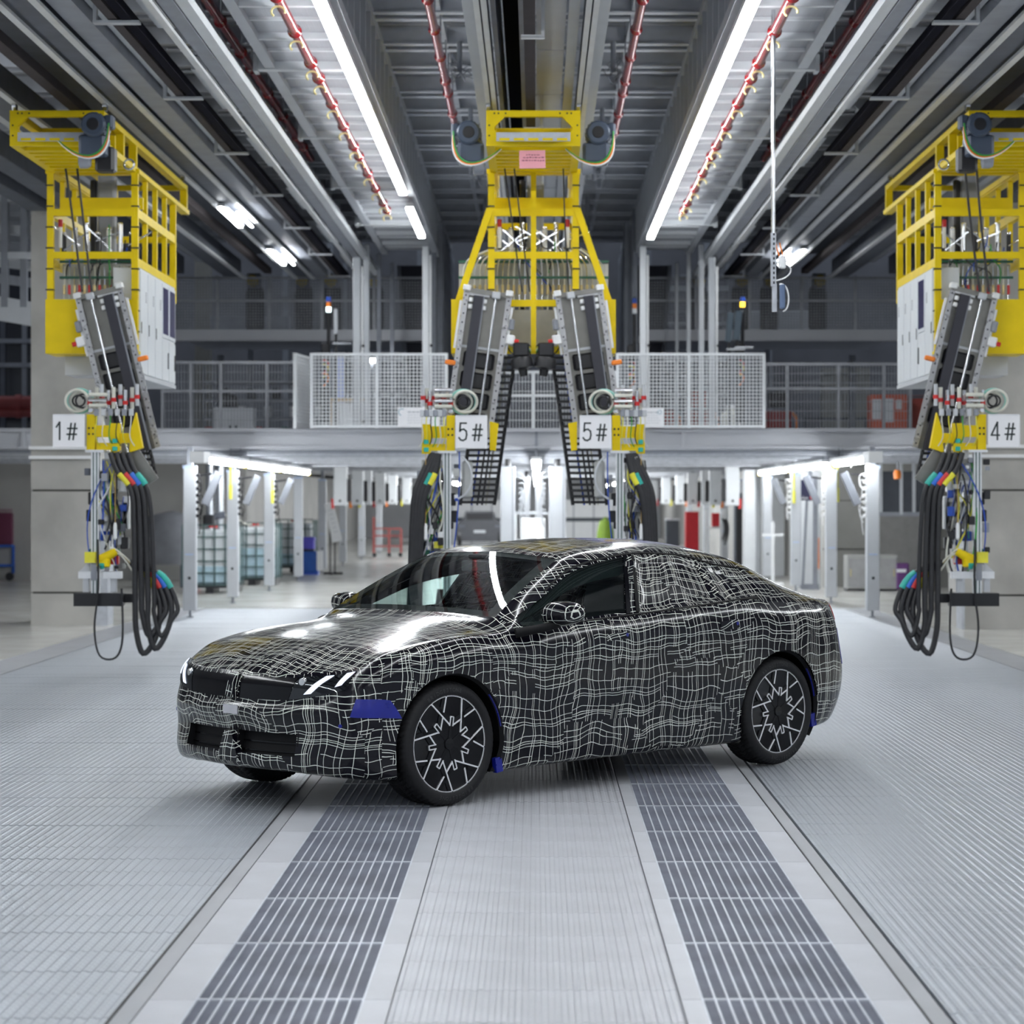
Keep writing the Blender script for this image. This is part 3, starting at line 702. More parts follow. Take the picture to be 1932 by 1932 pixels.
    # windscreen: one smooth ruled sheet, with the pillar edges following it
    for i in range(9 * SI, 11 * SI + 1):
        v_ = (i - 9 * SI) / (2 * SI)
        v_ = v_ * (1 + .0 * v_)
        j0 = 11 * SJ
        for j in range(nj - 1, 10 * SJ, -1):
            t_ = min(1, (j - j0) / (nj - 1 - j0)); t_ = max(t_, 0)
            # lateral position from the control spacing
            yb_ = .74 * (1 - t_); yt_ = .605 * (1 - t_)
            b0 = np.array([.998 - .048 * (1 - t_)**2, yb_, 1.062 - .020 * (1 - t_)**2]); t0 = np.array([.336 - .031 * (1 - t_)**2, yt_, 1.404 - .038 * (1 - t_)**2])
            q_ = b0 * (1 - v_) + t0 * v_ + np.array([.006, 0, .012]) * 4 * v_ * (1 - v_)
            if j >= j0:
                if j == j0: dlt = q_ - D[i, j]
                D[i, j] = q_
            else: D[i, j] += dlt_[i] * (j - 10 * SJ) / SJ
            if j == j0:
                try: dlt_[i] = dlt
                except NameError: dlt_ = {i: dlt}
    # windows of the rear door and quarter sit a little inside the frame
    du = np.gradient(D, axis=0); dv = np.gradient(D, axis=1)
    nr = np.cross(du, dv); ln = np.linalg.norm(nr, axis=2, keepdims=True)
    nr = nr / np.maximum(ln, 1e-9)
    nr[:, -1, 1] = 0; nr[0, :, 1] = 0; nr[-1, :, 1] = 0
    for j in range(nj):      # the nose and tail points where the top lines meet
        for i in (0, ni - 1):
            if j > (NB - 1) * SJ: nr[i, j] = nr[i, (NB - 1) * SJ]
    if (nr[ni // 2, 3 * SJ] * (0, 1, 0)).sum() < 0: nr = -nr
    nr /= np.maximum(np.linalg.norm(nr, axis=2, keepdims=True), 1e-9)
    for c0, c1 in ((12.35, 14.35), (14.62, 15.75)):
        for i in range(int(c0 * SI), int(c1 * SI) + 1):
            fi = min(1, (i / SI - c0) / .1, (c1 - i / SI) / .1)
            for j in range(8 * SJ, 11 * SJ):
                top_lim = 10 - .12 - (max(0, (i / SI - 14.6)) * .35)
                fj = min(1, (j / SJ - 8.12) / .12, (top_lim - j / SJ) / .12)
                if fj > 0 and fi > 0: D[i, j] -= nr[i, j] * .014 * min(fi, fj)
    if True:
        du = np.gradient(D, axis=0); dv = np.gradient(D, axis=1)
        n2 = np.cross(du, dv); l2 = np.linalg.norm(n2, axis=2, keepdims=True)
        s_ = np.sign((n2 * nr).sum(2, keepdims=True)); n2 = n2 / np.maximum(l2, 1e-9) * s_
        use = (l2 > 1e-7)
        nr = np.where(use, n2, nr)
        nr[:, -1, 1] = 0; nr[0, :(NB - 1) * SJ, 1] = 0; nr[-1, :(NB - 1) * SJ, 1] = 0
        nr /= np.maximum(np.linalg.norm(nr, axis=2, keepdims=True), 1e-9)

    WX, WZ, AR = 1.448, .352, .398
    def in_arch(p): return min(math.hypot(p[0] - WX, p[2] - WZ), math.hypot(p[0] + WX, p[2] - WZ)) < AR and p[1] > .4
    G = D.copy()
    alive = np.ones((ni - 1, nj - 1), bool)
    for i in range(ni - 1):
        for j in range(nj - 1):
            c = (D[i, j] + D[i + 1, j] + D[i, j + 1] + D[i + 1, j + 1]) / 4
            if j < 7 * SJ and in_arch(c): alive[i, j] = False
    for i in range(ni):
        for j in range(7 * SJ):
            q = [alive[a, b] for a in (i - 1, i) for b in (j - 1, j) if 0 <= a < ni - 1 and 0 <= b < nj - 1]
            if any(q) and not all(q):
                cx = WX if D[i, j, 0] > 0 else -WX
                d = D[i, j, [0, 2]] - (cx, WZ); l_ = np.linalg.norm(d)
                G[i, j, 0] = cx + d[0] / l_ * AR; G[i, j, 2] = WZ + d[1] / l_ * AR

    # camouflage film
    camo = bpy.data.materials.new('camouflage_film'); t, N, L, b = nt(camo)
    MATS['camo'] = camo
    uvn = N.new('ShaderNodeUVMap'); uvn.uv_map = 'UVMap'
    def math_(op, a, b_=None, clamp=False):
        n = N.new('ShaderNodeMath'); n.operation = op; n.use_clamp = clamp
        for k, q in enumerate((a, b_)):
            if q is None: continue
            if isinstance(q, (int, float)): n.inputs[k].default_value = q
            else: L.new(q, n.inputs[k])
        return n.outputs[0]
    def vmath(op, a, b_):
        n = N.new('ShaderNodeVectorMath'); n.operation = op
        L.new(a, n.inputs[0])
        if isinstance(b_, tuple): n.inputs[1].default_value = b_
        else: L.new(b_, n.inputs[1])
        return n.outputs[0]
    def noise(vec, sc, det, amt):
        n = N.new('ShaderNodeTexNoise'); n.noise_dimensions = '2D'; n.inputs['Scale'].default_value = sc; n.inputs['Detail'].default_value = det
        L.new(vec, n.inputs['Vector'])
        return vmath('MULTIPLY', vmath('SUBTRACT', n.outputs['Color'], (.5, .5, .5)), (amt, amt, 0))
    uv = uvn.outputs[0]
    vor = N.new('ShaderNodeTexVoronoi'); vor.voronoi_dimensions = '2D'; vor.distance = 'CHEBYCHEV'; vor.inputs['Scale'].default_value = 1.7
    L.new(uv, vor.inputs['Vector'])
    p = vmath('ADD', uv, noise(uv, 2.6, 0, .09)); p = vmath('ADD', p, noise(uv, 7.0, 0, .030)); p = vmath('ADD', p, noise(uv, 20.0, 0, .0045))
    p = vmath('ADD', p, vmath('MULTIPLY', vor.outputs['Color'], (.21, .17, 0)))
    sx = N.new('ShaderNodeSeparateXYZ'); L.new(p, sx.inputs[0])
    def family(q, o, pitch, seed):
        k = math_('DIVIDE', q, pitch); cell = math_('FLOOR', k); loc = math_('MULTIPLY', math_('FRACT', k), pitch)
        wn = N.new('ShaderNodeTexWhiteNoise'); wn.noise_dimensions = '1D'; L.new(math_('ADD', cell, seed), wn.inputs['W'])
        sc_ = N.new('ShaderNodeSeparateColor'); L.new(wn.outputs['Color'], sc_.inputs[0])
        pos = math_('ADD', math_('MULTIPLY', sc_.outputs[0], pitch * .35), pitch * .12)
        d1 = math_('ABSOLUTE', math_('SUBTRACT', loc, pos))
        p2 = math_('ADD', pos, math_('ADD', math_('MULTIPLY', math_('GREATER_THAN', sc_.outputs[1], .60), -1), 1 + pitch * .27))
        d2 = math_('ABSOLUTE', math_('SUBTRACT', loc, p2))
        p3 = math_('ADD', pos, math_('ADD', math_('MULTIPLY', math_('GREATER_THAN', sc_.outputs[2], .80), -1), 1 + pitch * .46))
        d3 = math_('ABSOLUTE', math_('SUBTRACT', loc, p3))
        dd = math_('MINIMUM', d1, math_('MINIMUM', d2, d3))
        line = math_('LESS_THAN', dd, .00165)
        # gaps along the line
        w2 = N.new('ShaderNodeTexWhiteNoise'); w2.noise_dimensions = '2D'
        cv = N.new('ShaderNodeCombineXYZ'); L.new(math_('FLOOR', math_('DIVIDE', o, .085)), cv.inputs[0]); L.new(cell, cv.inputs[1]); L.new(cv.outputs[0], w2.inputs['Vector'])
        return math_('MULTIPLY', line, math_('GREATER_THAN', w2.outputs['Value'], .035))
    la = family(sx.outputs[0], sx.outputs[1], .058, 3.0); lb = family(sx.outputs[1], sx.outputs[0], .060, 41.0)
    mask = math_('MAXIMUM', la, lb)
    mix = N.new('ShaderNodeMix'); mix.data_type = 'RGBA'
    L.new(mask, mix.inputs[0]); mix.inputs[6].default_value = (.0035, .003, .0065, 1); mix.inputs[7].default_value = (.72, .75, .68, 1)
    L.new(mix.outputs[2], b.inputs['Base Color'])
    b.inputs['Roughness'].default_value = .16; b.inputs['Specular IOR Level'].default_value = .20
    b.inputs['Coat Weight'].default_value = .28; b.inputs['Coat Roughness'].default_value = .10
    nb = N.new('ShaderNodeTexNoise'); nb.inputs['Scale'].default_value = 9; L.new(uv, nb.inputs['Vector'])
    bp = N.new('ShaderNodeBump'); bp.inputs['Strength'].default_value = .07; bp.inputs['Distance'].default_value = .02
    L.new(nb.outputs[0], bp.inputs['Height']); L.new(bp.outputs[0], b.inputs['Normal'])

    gloss_black = mat('gloss_black_panel', (.003, .003, .0045), .12, 0, .2, 5, spec=.3)
    matt_black = mat('matt_black_trim', (.005, .005, .006), .6, 0, .2, 9, spec=.2)
    blue_film = mat('blue_film', (.006, .012, .22), .28, 0, .12, 9)
    blue_roof = mat('dark_blue_lacquer', (.035, .025, .22), .14, .0, .12, 3, coat=.2)
    windscreen_m = glass('windscreen_glass', (.84, .92, .90), 1.25, .02)
    side_m = glass('side_glass', (.62, .78, .75), 1.1, .03)
    silver = mat('silver_face', (.80, .80, .82), .30, .35, .03, 12)
    wheel_black = mat('wheel_black', (.003, .003, .0045), .25, 0, .2, 9, spec=.25)
    tyre_m = mat('tyre_rubber', (.009, .009, .0105), .62, 0, .2, 14, .1, 90, spec=.3)

    def camo_uv(o):
        ul = o.data.uv_layers.new(name='UVMap')
        for lp in o.data.loops:
            q = o.data.vertices[lp.vertex_index].co; ul.data[lp.index].uv = (q.x * .8 + q.y * .9 + 21, q.z + q.x * .3 + 6)
        return o
    car = thing('saloon_car', 'large black camouflage-wrapped saloon car with white wavy grid lines standing on the metal floor', 'car', (-.081, 14.63, 0), math.radians(224.5))

    names = {}
    def region(ci, rj, p):
        if rj > 7:
            if ci < 9:
                return 'hood' if rj > 7 else 'fender'
            if rj > 11 - .01:
                if ci < 11: return 'windscreen'
                if ci > 15.5 and ci < 17.75: return 'rear_window'
                if ci >= 17.75: return 'boot_lid'
                if rj > 11.5 and 12.3 < ci < 15.2: return 'roof_panel'
                return 'roof'
            if ci >= 17.75: return 'boot_lid'
            if 9.25 < ci < 12 and 8.1 < rj < 10: return 'side_window'
            return 'side_frame'
        if ci < 4.75: return 'front_bumper'
        if ci < 9.1: return 'fender' if rj > 1.75 or ci < 8 else 'sill'
        if rj < 1.75 and ci < 15.6: return 'sill'
        if ci < 12.15: return 'front_door'
        if ci < 14.9 or (ci < 15.6 and rj > 5.4): return 'rear_door'
        if ci > 18.75 and rj < 5.5: return 'rear_bumper'
        if ci > 18.75: return 'boot_face'
        return 'rear_fender'
    # front openings: lower grille mouths are cut out
    def cut(ci, rj, side):
        return ci < 2.04 and ci > .13 and 2.2 < rj < 3.0
    for i in range(ni - 1):
        for j in range(nj - 1):
            ci, rj = (i + .5) / SI, (j + .5) / SJ
            if alive[i, j] and not cut(ci, rj, 1):
                names.setdefault(region(ci, rj, D[i, j]), []).append((i, j))
    girth = np.concatenate([np.zeros((ni, 1)), np.cumsum(np.linalg.norm(np.diff(D, axis=1), axis=2), axis=1)], 1)
    girth = girth - girth[:, 4 * SJ:4 * SJ + 1] + .56
    along = np.concatenate([[0], np.cumsum(np.linalg.norm(np.diff(D[:, 4 * SJ], axis=0), axis=1))])
    def uv_of(name, ci, rj, p):
        i_, j_ = min(int(round(ci * SI)), ni - 1), min(int(round(rj * SJ)), nj - 1)
        if name not in ('hood', 'roof', 'roof_panel', 'windscreen', 'rear_window', 'boot_lid', 'front_bumper', 'rear_bumper', 'boot_face'):
            return (along[i_] + (3.7 if name == 'side_frame' else 0), girth[i_, j_] + (5.3 if name == 'side_frame' else 0))
        if name in ('front_bumper', 'rear_bumper', 'boot_face'):
            return (along[i_] * (1 if p[1] >= 0 else -1) + (0 if ci < 10 else 9.1), girth[i_, j_] + 2.0)
        x, y, z = p
        if name in ('hood', 'roof', 'roof_panel', 'windscreen', 'rear_window', 'boot_lid'): return (x * 1.0 + 3.3, y + 5.1)
        if name in ('front_bumper', ): return (y - x * .35 + 7.7, z + 1.3)
        if name in ('rear_bumper', 'boot_face'): return (y + x * .5 + 11.7, z * 1.05 + 2.3)
        if name == 'side_frame': return (x + 1.7, z * 1.2 - y * .5 + 9.3)
        return (x + .37, z * 1.02 + (y - .9) * .8 + .21)
    mm = {'windscreen': windscreen_m, 'side_window': side_m, 'rear_window': gloss_black, 'roof_panel': blue_roof}
    centre = ('hood', 'windscreen', 'roof', 'roof_panel', 'rear_window', 'boot_lid', 'front_bumper', 'rear_bumper', 'boot_face')
    lab = {'windscreen': 'clear curved windscreen', 'side_window': 'dark tinted door glass', 'rear_window': 'dark rear glass', 'roof_panel': 'uncovered dark blue roof panel'}
    for name, cells in names.items():
        sides = [(1, -1)] if name in centre else [(1,), (-1,)]
        for sd in sides:
            V = []; Fc = []; UV = []; Nn = []
            idx = {}
            def vid(i, j, s):
                if j == nj - 1 or ((i == 0 or i == ni - 1)): key = (i, j, 1 if abs(G[i, j, 1]) < 1e-6 else s)
                else: key = (i, j, s)
                if key not in idx:
                    idx[key] = len(V); p_ = G[i, j]; V.append((p_[0], p_[1] * s, p_[2])); n_ = nr[i, j]; Nn.append((n_[0], n_[1] * s, n_[2]))
                return idx[key]
            for s in sd:
                for (i, j) in cells:
                    q = [(i, j), (i, j + 1), (i + 1, j + 1), (i + 1, j)]
                    if s < 0: q = q[::-1]
                    ids = [vid(a, b_, s) for a, b_ in q]
                    uq = []; seen = []
                    for k, (a, b_) in zip(ids, q):
                        if k in seen: continue
                        seen.append(k); pp = G[a, b_] * (1, s, 1); uq.append(uv_of(name, a / SI, b_ / SJ, pp if name in centre else G[a, b_]))
                    if len(seen) < 3: continue
                    Fc.append(seen[::-1]); UV += uq[::-1]
            me = bpy.data.meshes.new(name); me.from_pydata(V, [], Fc)
            ul = me.uv_layers.new(name='UVMap')
            if len(ul.data) == len(UV): ul.data.foreach_set('uv', np.array(UV, dtype=np.float32).ravel())
            me.materials.append(mm.get(name, camo))
            me.shade_smooth()
            if name not in ('windscreen', 'hood', 'side_window', 'roof', 'roof_panel'): me.normals_split_custom_set_from_vertices(Nn)
            o = link_mesh({'fender': 'front_fender'}.get(name, name), me, car)
            if name in lab: o['label'] = lab[name]

    # surface sampling for add-on panels (column c, row r) -> point, normal
    def S(c, r, off=0.0, s=1):
        x = min(max(c * SI, 0), ni - 1.001); y = min(max(r * SJ, 0), nj - 1.001)
        i, j = int(x), int(y); a, b_ = x - i, y - j
        def m_(A): return (A[i, j] * (1 - a) * (1 - b_) + A[i + 1, j] * a * (1 - b_) + A[i, j + 1] * (1 - a) * b_ + A[i + 1, j + 1] * a * b_)
        n_ = m_(nr); n_ /= np.linalg.norm(n_); q = m_(D) + n_ * off
        return Vector((q[0], q[1] * s, q[2]))
    def patch(corners, off, thick, nu=10, nv=5, s=1, camo_uv=False):
        """quad patch over the body: corners (c, r) in order bl, br, tr, tl; a thin solid"""
        bl, br, tr, tl = [np.array(c, float) for c in corners]
        vs = []; n_ = (nu + 1) * (nv + 1)
        for o_ in (off, off - thick):
            for v_ in range(nv + 1):
                for u_ in range(nu + 1):
                    a, b_ = u_ / nu, v_ / nv
                    q = (bl * (1 - a) + br * a) * (1 - b_) + (tl * (1 - a) + tr * a) * b_
                    vs.append(S(q[0], q[1], o_, s))
        fs = []
        for v_ in range(nv):
            for u_ in range(nu):
                k = v_ * (nu + 1) + u_; f = (k, k + 1, k + nu + 2, k + nu + 1)
                fs.append(f); fs.append(tuple(n_ + z for z in f[::-1]))
        ring = list(range(nu)) + [v_ * (nu + 1) + nu for v_ in range(nv)] + [nv * (nu + 1) + u_ for u_ in range(nu, 0, -1)] + [v_ * (nu + 1) for v_ in range(nv, 0, -1)]
        for k in range(len(ring)):
            a, b_ = ring[k], ring[(k + 1) % len(ring)]
            fs.append((b_, a, a + n_, b_ + n_))
        if s > 0: fs = [f[::-1] for f in fs]
        return MB().add(vs, fs)

    cab0 = mat('headlining_grey', (.02, .02, .022), .8, 0, .2, 12)
    lens_m = glass('headlamp_lens', (.5, .55, .6), 1.6, .35, (.012, .014, .018))
    drl = emit('daylight_strip', (.80, .86, 1.0), 1.7)
    for s in (1, -1):
        # kidney grille panel: plain gloss black, set a little proud
        patch([(.22, 5.12), (1.78, 5.16), (1.95, 6.55), (.22, 6.55)], .004, .012, 14, 6, s).build('grille_panel', gloss_black, car, 40, label='plain gloss black grille panel')
        hl = patch([(1.80, 5.18), (3.55, 5.5), (3.95, 6.62), (2.0, 6.62)], .006, .004, 18, 8, s).build('headlamp', lens_m, car, 40, label='smoked headlamp lens')
        patch([(1.80, 5.18), (3.55, 5.5), (3.95, 6.62), (2.0, 6.62)], .0015, .006, 18, 8, s).build('lamp_housing', gloss_black, hl, 40)
        patch([(2.24, 5.45), (2.46, 5.48), (3.10, 6.52), (2.84, 6.52)], .0105, .006, 4, 8, s).build('light_strip', drl, hl, 40, label='glowing slanted white strip')
        patch([(3.2, 5.72), (3.42, 5.78), (3.88, 6.56), (3.58, 6.56)], .0105, .006, 4, 8, s).build('light_strip', drl, hl, 40)
        m_ = MB(); c_ = S(2.15, 6.2, .004, s); m_.lathe([(0, .012), (.02, .012), (.024, 0), (.024, -.01)], c_, (1, .25 * s, .05), 12); m_.build('projector', chrome, hl, 30)
        # lower mouth: recessed black duct with two slats
        dct = patch([(.13, 2.15), (2.06, 2.15), (2.06, 3.05), (.13, 3.05)], -.05, .01, 14, 3, s).build('air_intake', matt_black, car, 40, label='dark lower air intake')
        for r_ in (2.42, 2.70):
            patch([(.16, r_ - .02), (2.03, r_ - .02), (2.03, r_ + .02), (.16, r_ + .02)], -.040, .008, 14, 1, s).build('slat', gloss_black, dct, 40)
        for c_ in (.13, 2.05):
            patch([(c_ - .02, 2.1), (c_ + .02, 2.1), (c_ + .02, 3.1), (c_ - .02, 3.1)], .0, .06, 1, 4, s).build('intake_side', matt_black, dct, 40)
        patch([(.1, 2.12), (2.07, 2.12), (2.07, 2.2), (.1, 2.2)], .0, .06, 12, 1, s).build('intake_sill', matt_black, dct, 40)
        patch([(.1, 3.0), (2.07, 3.0), (2.07, 3.08), (.1, 3.08)], .0, .06, 12, 1, s).build('intake_lintel', matt_black, dct, 40)
        # blue film squares
        patch([(3.7, 3.9), (5.42, 3.72), (5.02, 4.52), (3.9, 4.92)], .004, .003, 8, 4, s).build('film_patch', blue_film, car, 40, label='plain blue tape patch ahead of the front wheel')
        c_ = S(3.4, 3.5, .002, s); n_ = (c_ - S(3.4, 3.5, -.05, s)).normalized()
        MB().lathe([(0, .004), (.010, .003), (.011, 0)], c_, n_, 14).build('sensor', blue_film, car, 30, label='round blue parking sensor')
        # belt strip under the windows
        def strip(c0, c1, r0, r1, off, th, n, nm, m_, lb=None):
            return patch([(c0, r0), (c1, r0), (c1, r1), (c0, r1)], off, th, n, 2, s).build(nm, m_, car, 40, label=lb)
        strip(9.15, 15.55, 7.25, 7.75, .006, .012, 40, 'belt_trim', matt_black, 'matt black strip under the side windows')
        strip(10.2, 16.0, 10.13, 10.24, .006, .010, 44, 'drip_rail', matt_black)
        strip(12.0, 12.1, 8.0, 10.1, .008, .014, 2, 'pillar_trim', gloss_black)
        strip(12.25, 12.33, 8.05, 10.0, .006, .012, 2, 'pillar_trim', matt_black)
        camo_uv(patch([(14.38, 8.1), (14.56, 8.1), (14.40, 9.9), (14.25, 9.9)], .004, .012, 2, 8, s).build('pillar_trim', camo, car, 40))
        # door handles, flush, with a blue lock dot
        for c_, r_ in ((11.72, 5.95), (14.45, 5.85)):
            h_ = camo_uv(patch([(c_ - .36, r_ - .15), (c_ + .18, r_ - .15), (c_ + .18, r_ + .15), (c_ - .36, r_ + .15)], .007, .010, 8, 2, s).build('door_handle', camo, car, 40))
            q = S(c_ + .12, r_, .006, s); MB().lathe([(0, .004), (.011, .003), (.012, 0)], q, (0, s, 0), 12).build('lock_cover', blue_film, h_, 30)
        # wheel arch: liner, lip and blue liner edge
        for cx in (WX, -WX):
            m_ = MB(); n = 40; vs = []
            a0, a1 = math.radians(-28), math.radians(208)
            prof = [(.0, AR - .004), (-.35, AR + .01), (-.40, AR - .12)]
            for k in range(n + 1):
                a = a0 + (a1 - a0) * k / n
                yb = None
                for (dy, r_) in [(-.008, AR + .003), (-.03, AR - .012), (-.05, AR + .012), (-.36, AR + .012), (-.40, AR - .15)]:
                    x_ = cx + math.cos(a) * r_; z_ = WZ + math.sin(a) * r_
                    ys = .925 + dy
                    if cx < 0 and x_ < -1.6: ys -= (abs(x_) - 1.6) * .10
                    if cx > 0 and x_ > 1.6: ys -= (x_ - 1.6) * .12
                    if z_ < .3: ys -= (.3 - z_) * .25
                    vs.append((x_, ys * s, max(z_, .16)))
            fs = []
            for k in range(n):
                for q in range(4):
                    a = k * 5 + q; fs.append((a, a + 5, a + 6, a + 1))
            m_.add(vs, fs); m_.build('arch_liner', matt_black, car, 50)
            a_s = math.radians(-20); e = MB()
            pts = []
            for k in range(13):
                a = a_s + math.radians(62) * k / 12 if cx > 0 else math.radians(200 - 62 * k / 12)
                a = (math.radians(180) - a) if False else a
                # the rearward edge of each arch shows blue film
                aa = math.radians(180 + 20 - 62 * k / 12)
                x_ = cx + math.cos(aa) * (AR - .006); z_ = WZ + math.sin(aa) * (AR - .006)
                ys = .905 - (max(0, abs(x_) - 1.6) * .12 if cx < 0 else 0) - max(0, .3 - z_) * .2
                pts.append((x_, ys * s, z_))
            MB().tube(pts[6:], .005, 6).build('liner_edge', blue_film, car, 50, label='blue film on the arch edge')
            xe = cx - AR + .012 * 0
            bx = MB(); bx.box((cx - AR + .02, .885 * s - (.02 * s if cx < 0 else 0), .205 if cx > 0 else .27), (.05, .03, .085), Matrix.Rotation(.15, 3, 'Y')); bx.build('film_tab', blue_film, car, label='blue film tab behind the wheel')
        # mirror: arm and wrapped shell
        mr = MB()
        my = 1.015 if s > 0 else .95; c_ = Vector((.655, my * s, 1.062)); vs = []; nU, nV = 16, 10
        for a in range(nV + 1):
            th = PI * a / nV
            for k in range(nU):
                ph = 2 * PI * k / nU
                x_ = math.cos(ph) * math.sin(th); z_ = math.sin(ph) * math.sin(th); y_ = math.cos(th)
                sg = lambda q, e_: math.copysign(abs(q) ** e_, q)
                X = .085 * sg(x_, .8) * (1.1 if x_ > 0 else .75); Z = .073 * sg(z_, .75) * (1 - .18 * y_); Y = .135 * sg(y_, .8)
                vs.append(c_ + Vector((X - .02 * y_, Y * s, Z + .012 * y_)))
        fs = [(a * nU + k, a * nU + (k + 1) % nU, (a + 1) * nU + (k + 1) % nU, (a + 1) * nU + k) for a in range(nV) for k in range(nU)]
        if s > 0: fs = [f[::-1] for f in fs]
        mr.add(vs, fs); o = mr.build('wing_mirror', camo, car, 60)
        ul = o.data.uv_layers.new(name='UVMap')
        for lp in o.data.loops:
            q = o.data.vertices[lp.vertex_index].co; ul.data[lp.index].uv = (q.x * .6 + q.y * 1.0 + 14, q.z * 1.0 + q.x * .4 + 3)
        MB().tube(spline([(.93, .89 * s, .955), (.86, .93 * s, .968), (.76, (my - .045) * s, .985), (.68, (my - .015) * s, 1.005)], 4), .03, 10, rs=[.030 - .0006 * k for k in range(13)]).build('mirror_arm', matt_black, o, 50)
        MB().box((.594, my * s, 1.062), (.006, .19, .085), Matrix.Rotation(.06 * s, 3, 'Z')).build('mirror_glass', chrome, o)
        # tail lamp
        tl_ = patch([(19.2, 5.9), (20.9, 5.9), (20.9, 6.7), (19.2, 6.8)], .004, .01, 8, 3, s).build('tail_lamp', mat('red_lamp', (.5, .01, .015), .15, 0, .05, coat=.5), car, 40, label='narrow red tail lamp')
        patch([(19.0, 4.2), (19.25, 4.2), (19.25, 5.6), (19.0, 5.6)], .004, .006, 2, 6, s).build('film_patch', blue_film, car, 40)

        patch([(9.3, 9.42), (12.6, 9.3), (12.6, 11.3), (9.3, 11.25)], -.022, .03, 24, 6, s).build('pillar_lining', matt_black, car, 40)
        patch([(9.0, 11.0), (11.0, 11.0), (11.0, 11.28), (9.0, 11.22)], -.004, .003, 24, 2, s).build('glass_border', matt_black, car, 40)
        patch([(9.0, 11.0), (9.16, 11.0), (9.16, 13.0), (9.0, 13.0)], -.004, .003, 2, 14, s).build('glass_border', matt_black, car, 40)
        patch([(10.86, 11.0), (11.0, 11.0), (11.0, 13.0), (10.86, 13.0)], -.004, .003, 2, 14, s).build('glass_border', matt_black, car, 40)
        patch([(11.0, 11.2), (15.4, 11.2), (15.4, 13.0), (11.0, 13.0)], -.03, .02, 16, 8, s).build('headlining', cab0, car, 40)
    # front centre bar, number plate stud and tow flap
    camo_uv(patch([(0.0, 5.1), (.14, 5.1), (.14, 6.6), (0.0, 6.6)], .03, .06, 2, 6, 1).build('grille_bar', camo, car, 40))
    camo_uv(patch([(0.0, 5.1), (.14, 5.1), (.14, 6.6), (0.0, 6.6)], .03, .06, 2, 6, -1).build('grille_bar', camo, car, 40))
    camo_uv(MB().prism([(-.10, 0), (.10, 0), (.035, .17), (-.03, .17)], (0, 1, 0), (0, 0, 1), (2.27, -.02, .255), (.045, 0, 0)).build('sensor_bracket', camo, car))
    MB().box((2.322, .02, .548), (.006, .13, .05)).build('film_patch', mat('silver_film', (.55, .55, .6), .2, .5), car, label='shiny silver film strip on the bumper')
    MB().span((-2.1, -.62, .22), (1.85, .62, .28)).build('underbody', matt_black, car)
    MB().box((2.08, -.35, .222), (.16, .36, .03)).build('splitter', matt_black, car)

    # cabin: dashboard, wheel, seats, mirror
    cab = mat('cabin_trim', (.022, .023, .026), .7, 0, .2, 12)
    MB().span((.25, -.70, .70), (.95, .70, .98)).build('dashboard', cab, car)
    MB().span((-1.9, -.70, .3), (.95, .70, .42)).build('cabin_floor', cab, car)
    m_ = MB(); m_.tube([(.30 + .06 * math.sin(a), .38 + .18 * math.cos(a), .98 + .17 * math.sin(a)) for a in np.linspace(0, 2 * PI, 25)], .014, 8); m_.cyl((.45, .38, .95), (.31, .38, .98), .04); m_.build('steering_wheel', cab, car, 50)
    for x_, y_ in ((-.25, .38), (-.25, -.38)):
        st = MB(); R = Matrix.Rotation(-.25, 3, 'Y')
        st.cbox((x_ + .2, y_, .58), (.52, .50, .18), .05); st.cbox((x_ - .13, y_, .90), (.14, .48, .62), .05, R); st.cbox((x_ - .24, y_, 1.26), (.09, .26, .17), .035, R)
        st.build('front_seat', cab, car, 40)
    rs = MB(); R = Matrix.Rotation(-.4, 3, 'Y')
    rs.cbox((-.95, 0, .58), (.5, 1.25, .18), .05); rs.cbox((-1.3, 0, .88), (.15, 1.25, .6), .05, R)
    for y_ in (.38, -.38): rs.cbox((-1.45, y_, 1.20), (.09, .24, .13), .03, R)
    rs.build('rear_seat', cab, car, 40)
    MB().cbox((.42, 0, 1.315), (.03, .24, .07), .012).build('cabin_mirror', cab, car)
    MB().cbox((.36, 0, 1.375), (.12, .14, .025), .01).build('camera_pod', cab, car)

    # wheels: tyre with tread grooves, black rim with a silver outlined seven-point star
    def make_wheel(parent, s, cx, w):
        wh = empty('wheel', (cx, 0, WZ), 0, parent)
        yo = .905; n = 260; prof = [(.268, yo - .02), (.277, yo - .008), (.296, yo + .002), (.322, yo - .002), (.337, yo - .012), (.346, yo - .028)]
        k_ = 9
        for q in range(k_): prof.append((.3515, yo - .05 - (w - .10) * q / (k_ - 1)))
        prof += [(.345, yo - w + .02), (.31, yo - w), (.262, yo - w + .015)]
        vs = []
        for q, (r_, y_) in enumerate(prof):
            for k in range(n):
                a = 2 * PI * (k + (0 if not 5 <= q <= 15 else 2.2 * (abs(q - 10) - 5) * .55)) / n
                rr = r_
                if 4 <= q <= 15:
                    if k % 4 == 0: rr -= .006 if q > 4 else .002
                    if q in (8, 12) : rr -= .009
                vs.append((rr * math.cos(a), y_ * s, rr * math.sin(a)))
        m = len(prof); fs = [(q * n + k, q * n + (k + 1) % n, (q + 1) * n + (k + 1) % n, (q + 1) * n + k) for q in range(m - 1) for k in range(n)]
        if s < 0: fs = [f[::-1] for f in fs]
        MB().add(vs, fs).build('tyre', tyre_m, wh, 50)
        rm = MB(); rm.lathe([(.25, yo - w + .01), (.245, yo - w + .05), (.238, yo - .06), (.256, yo - .03), (.271, yo - .012), (.278, yo - .014), (.270, yo - .02)], (0, 0, 0), (0, s, 0), 72)
        rm.build('rim', wheel_black, wh, 40)
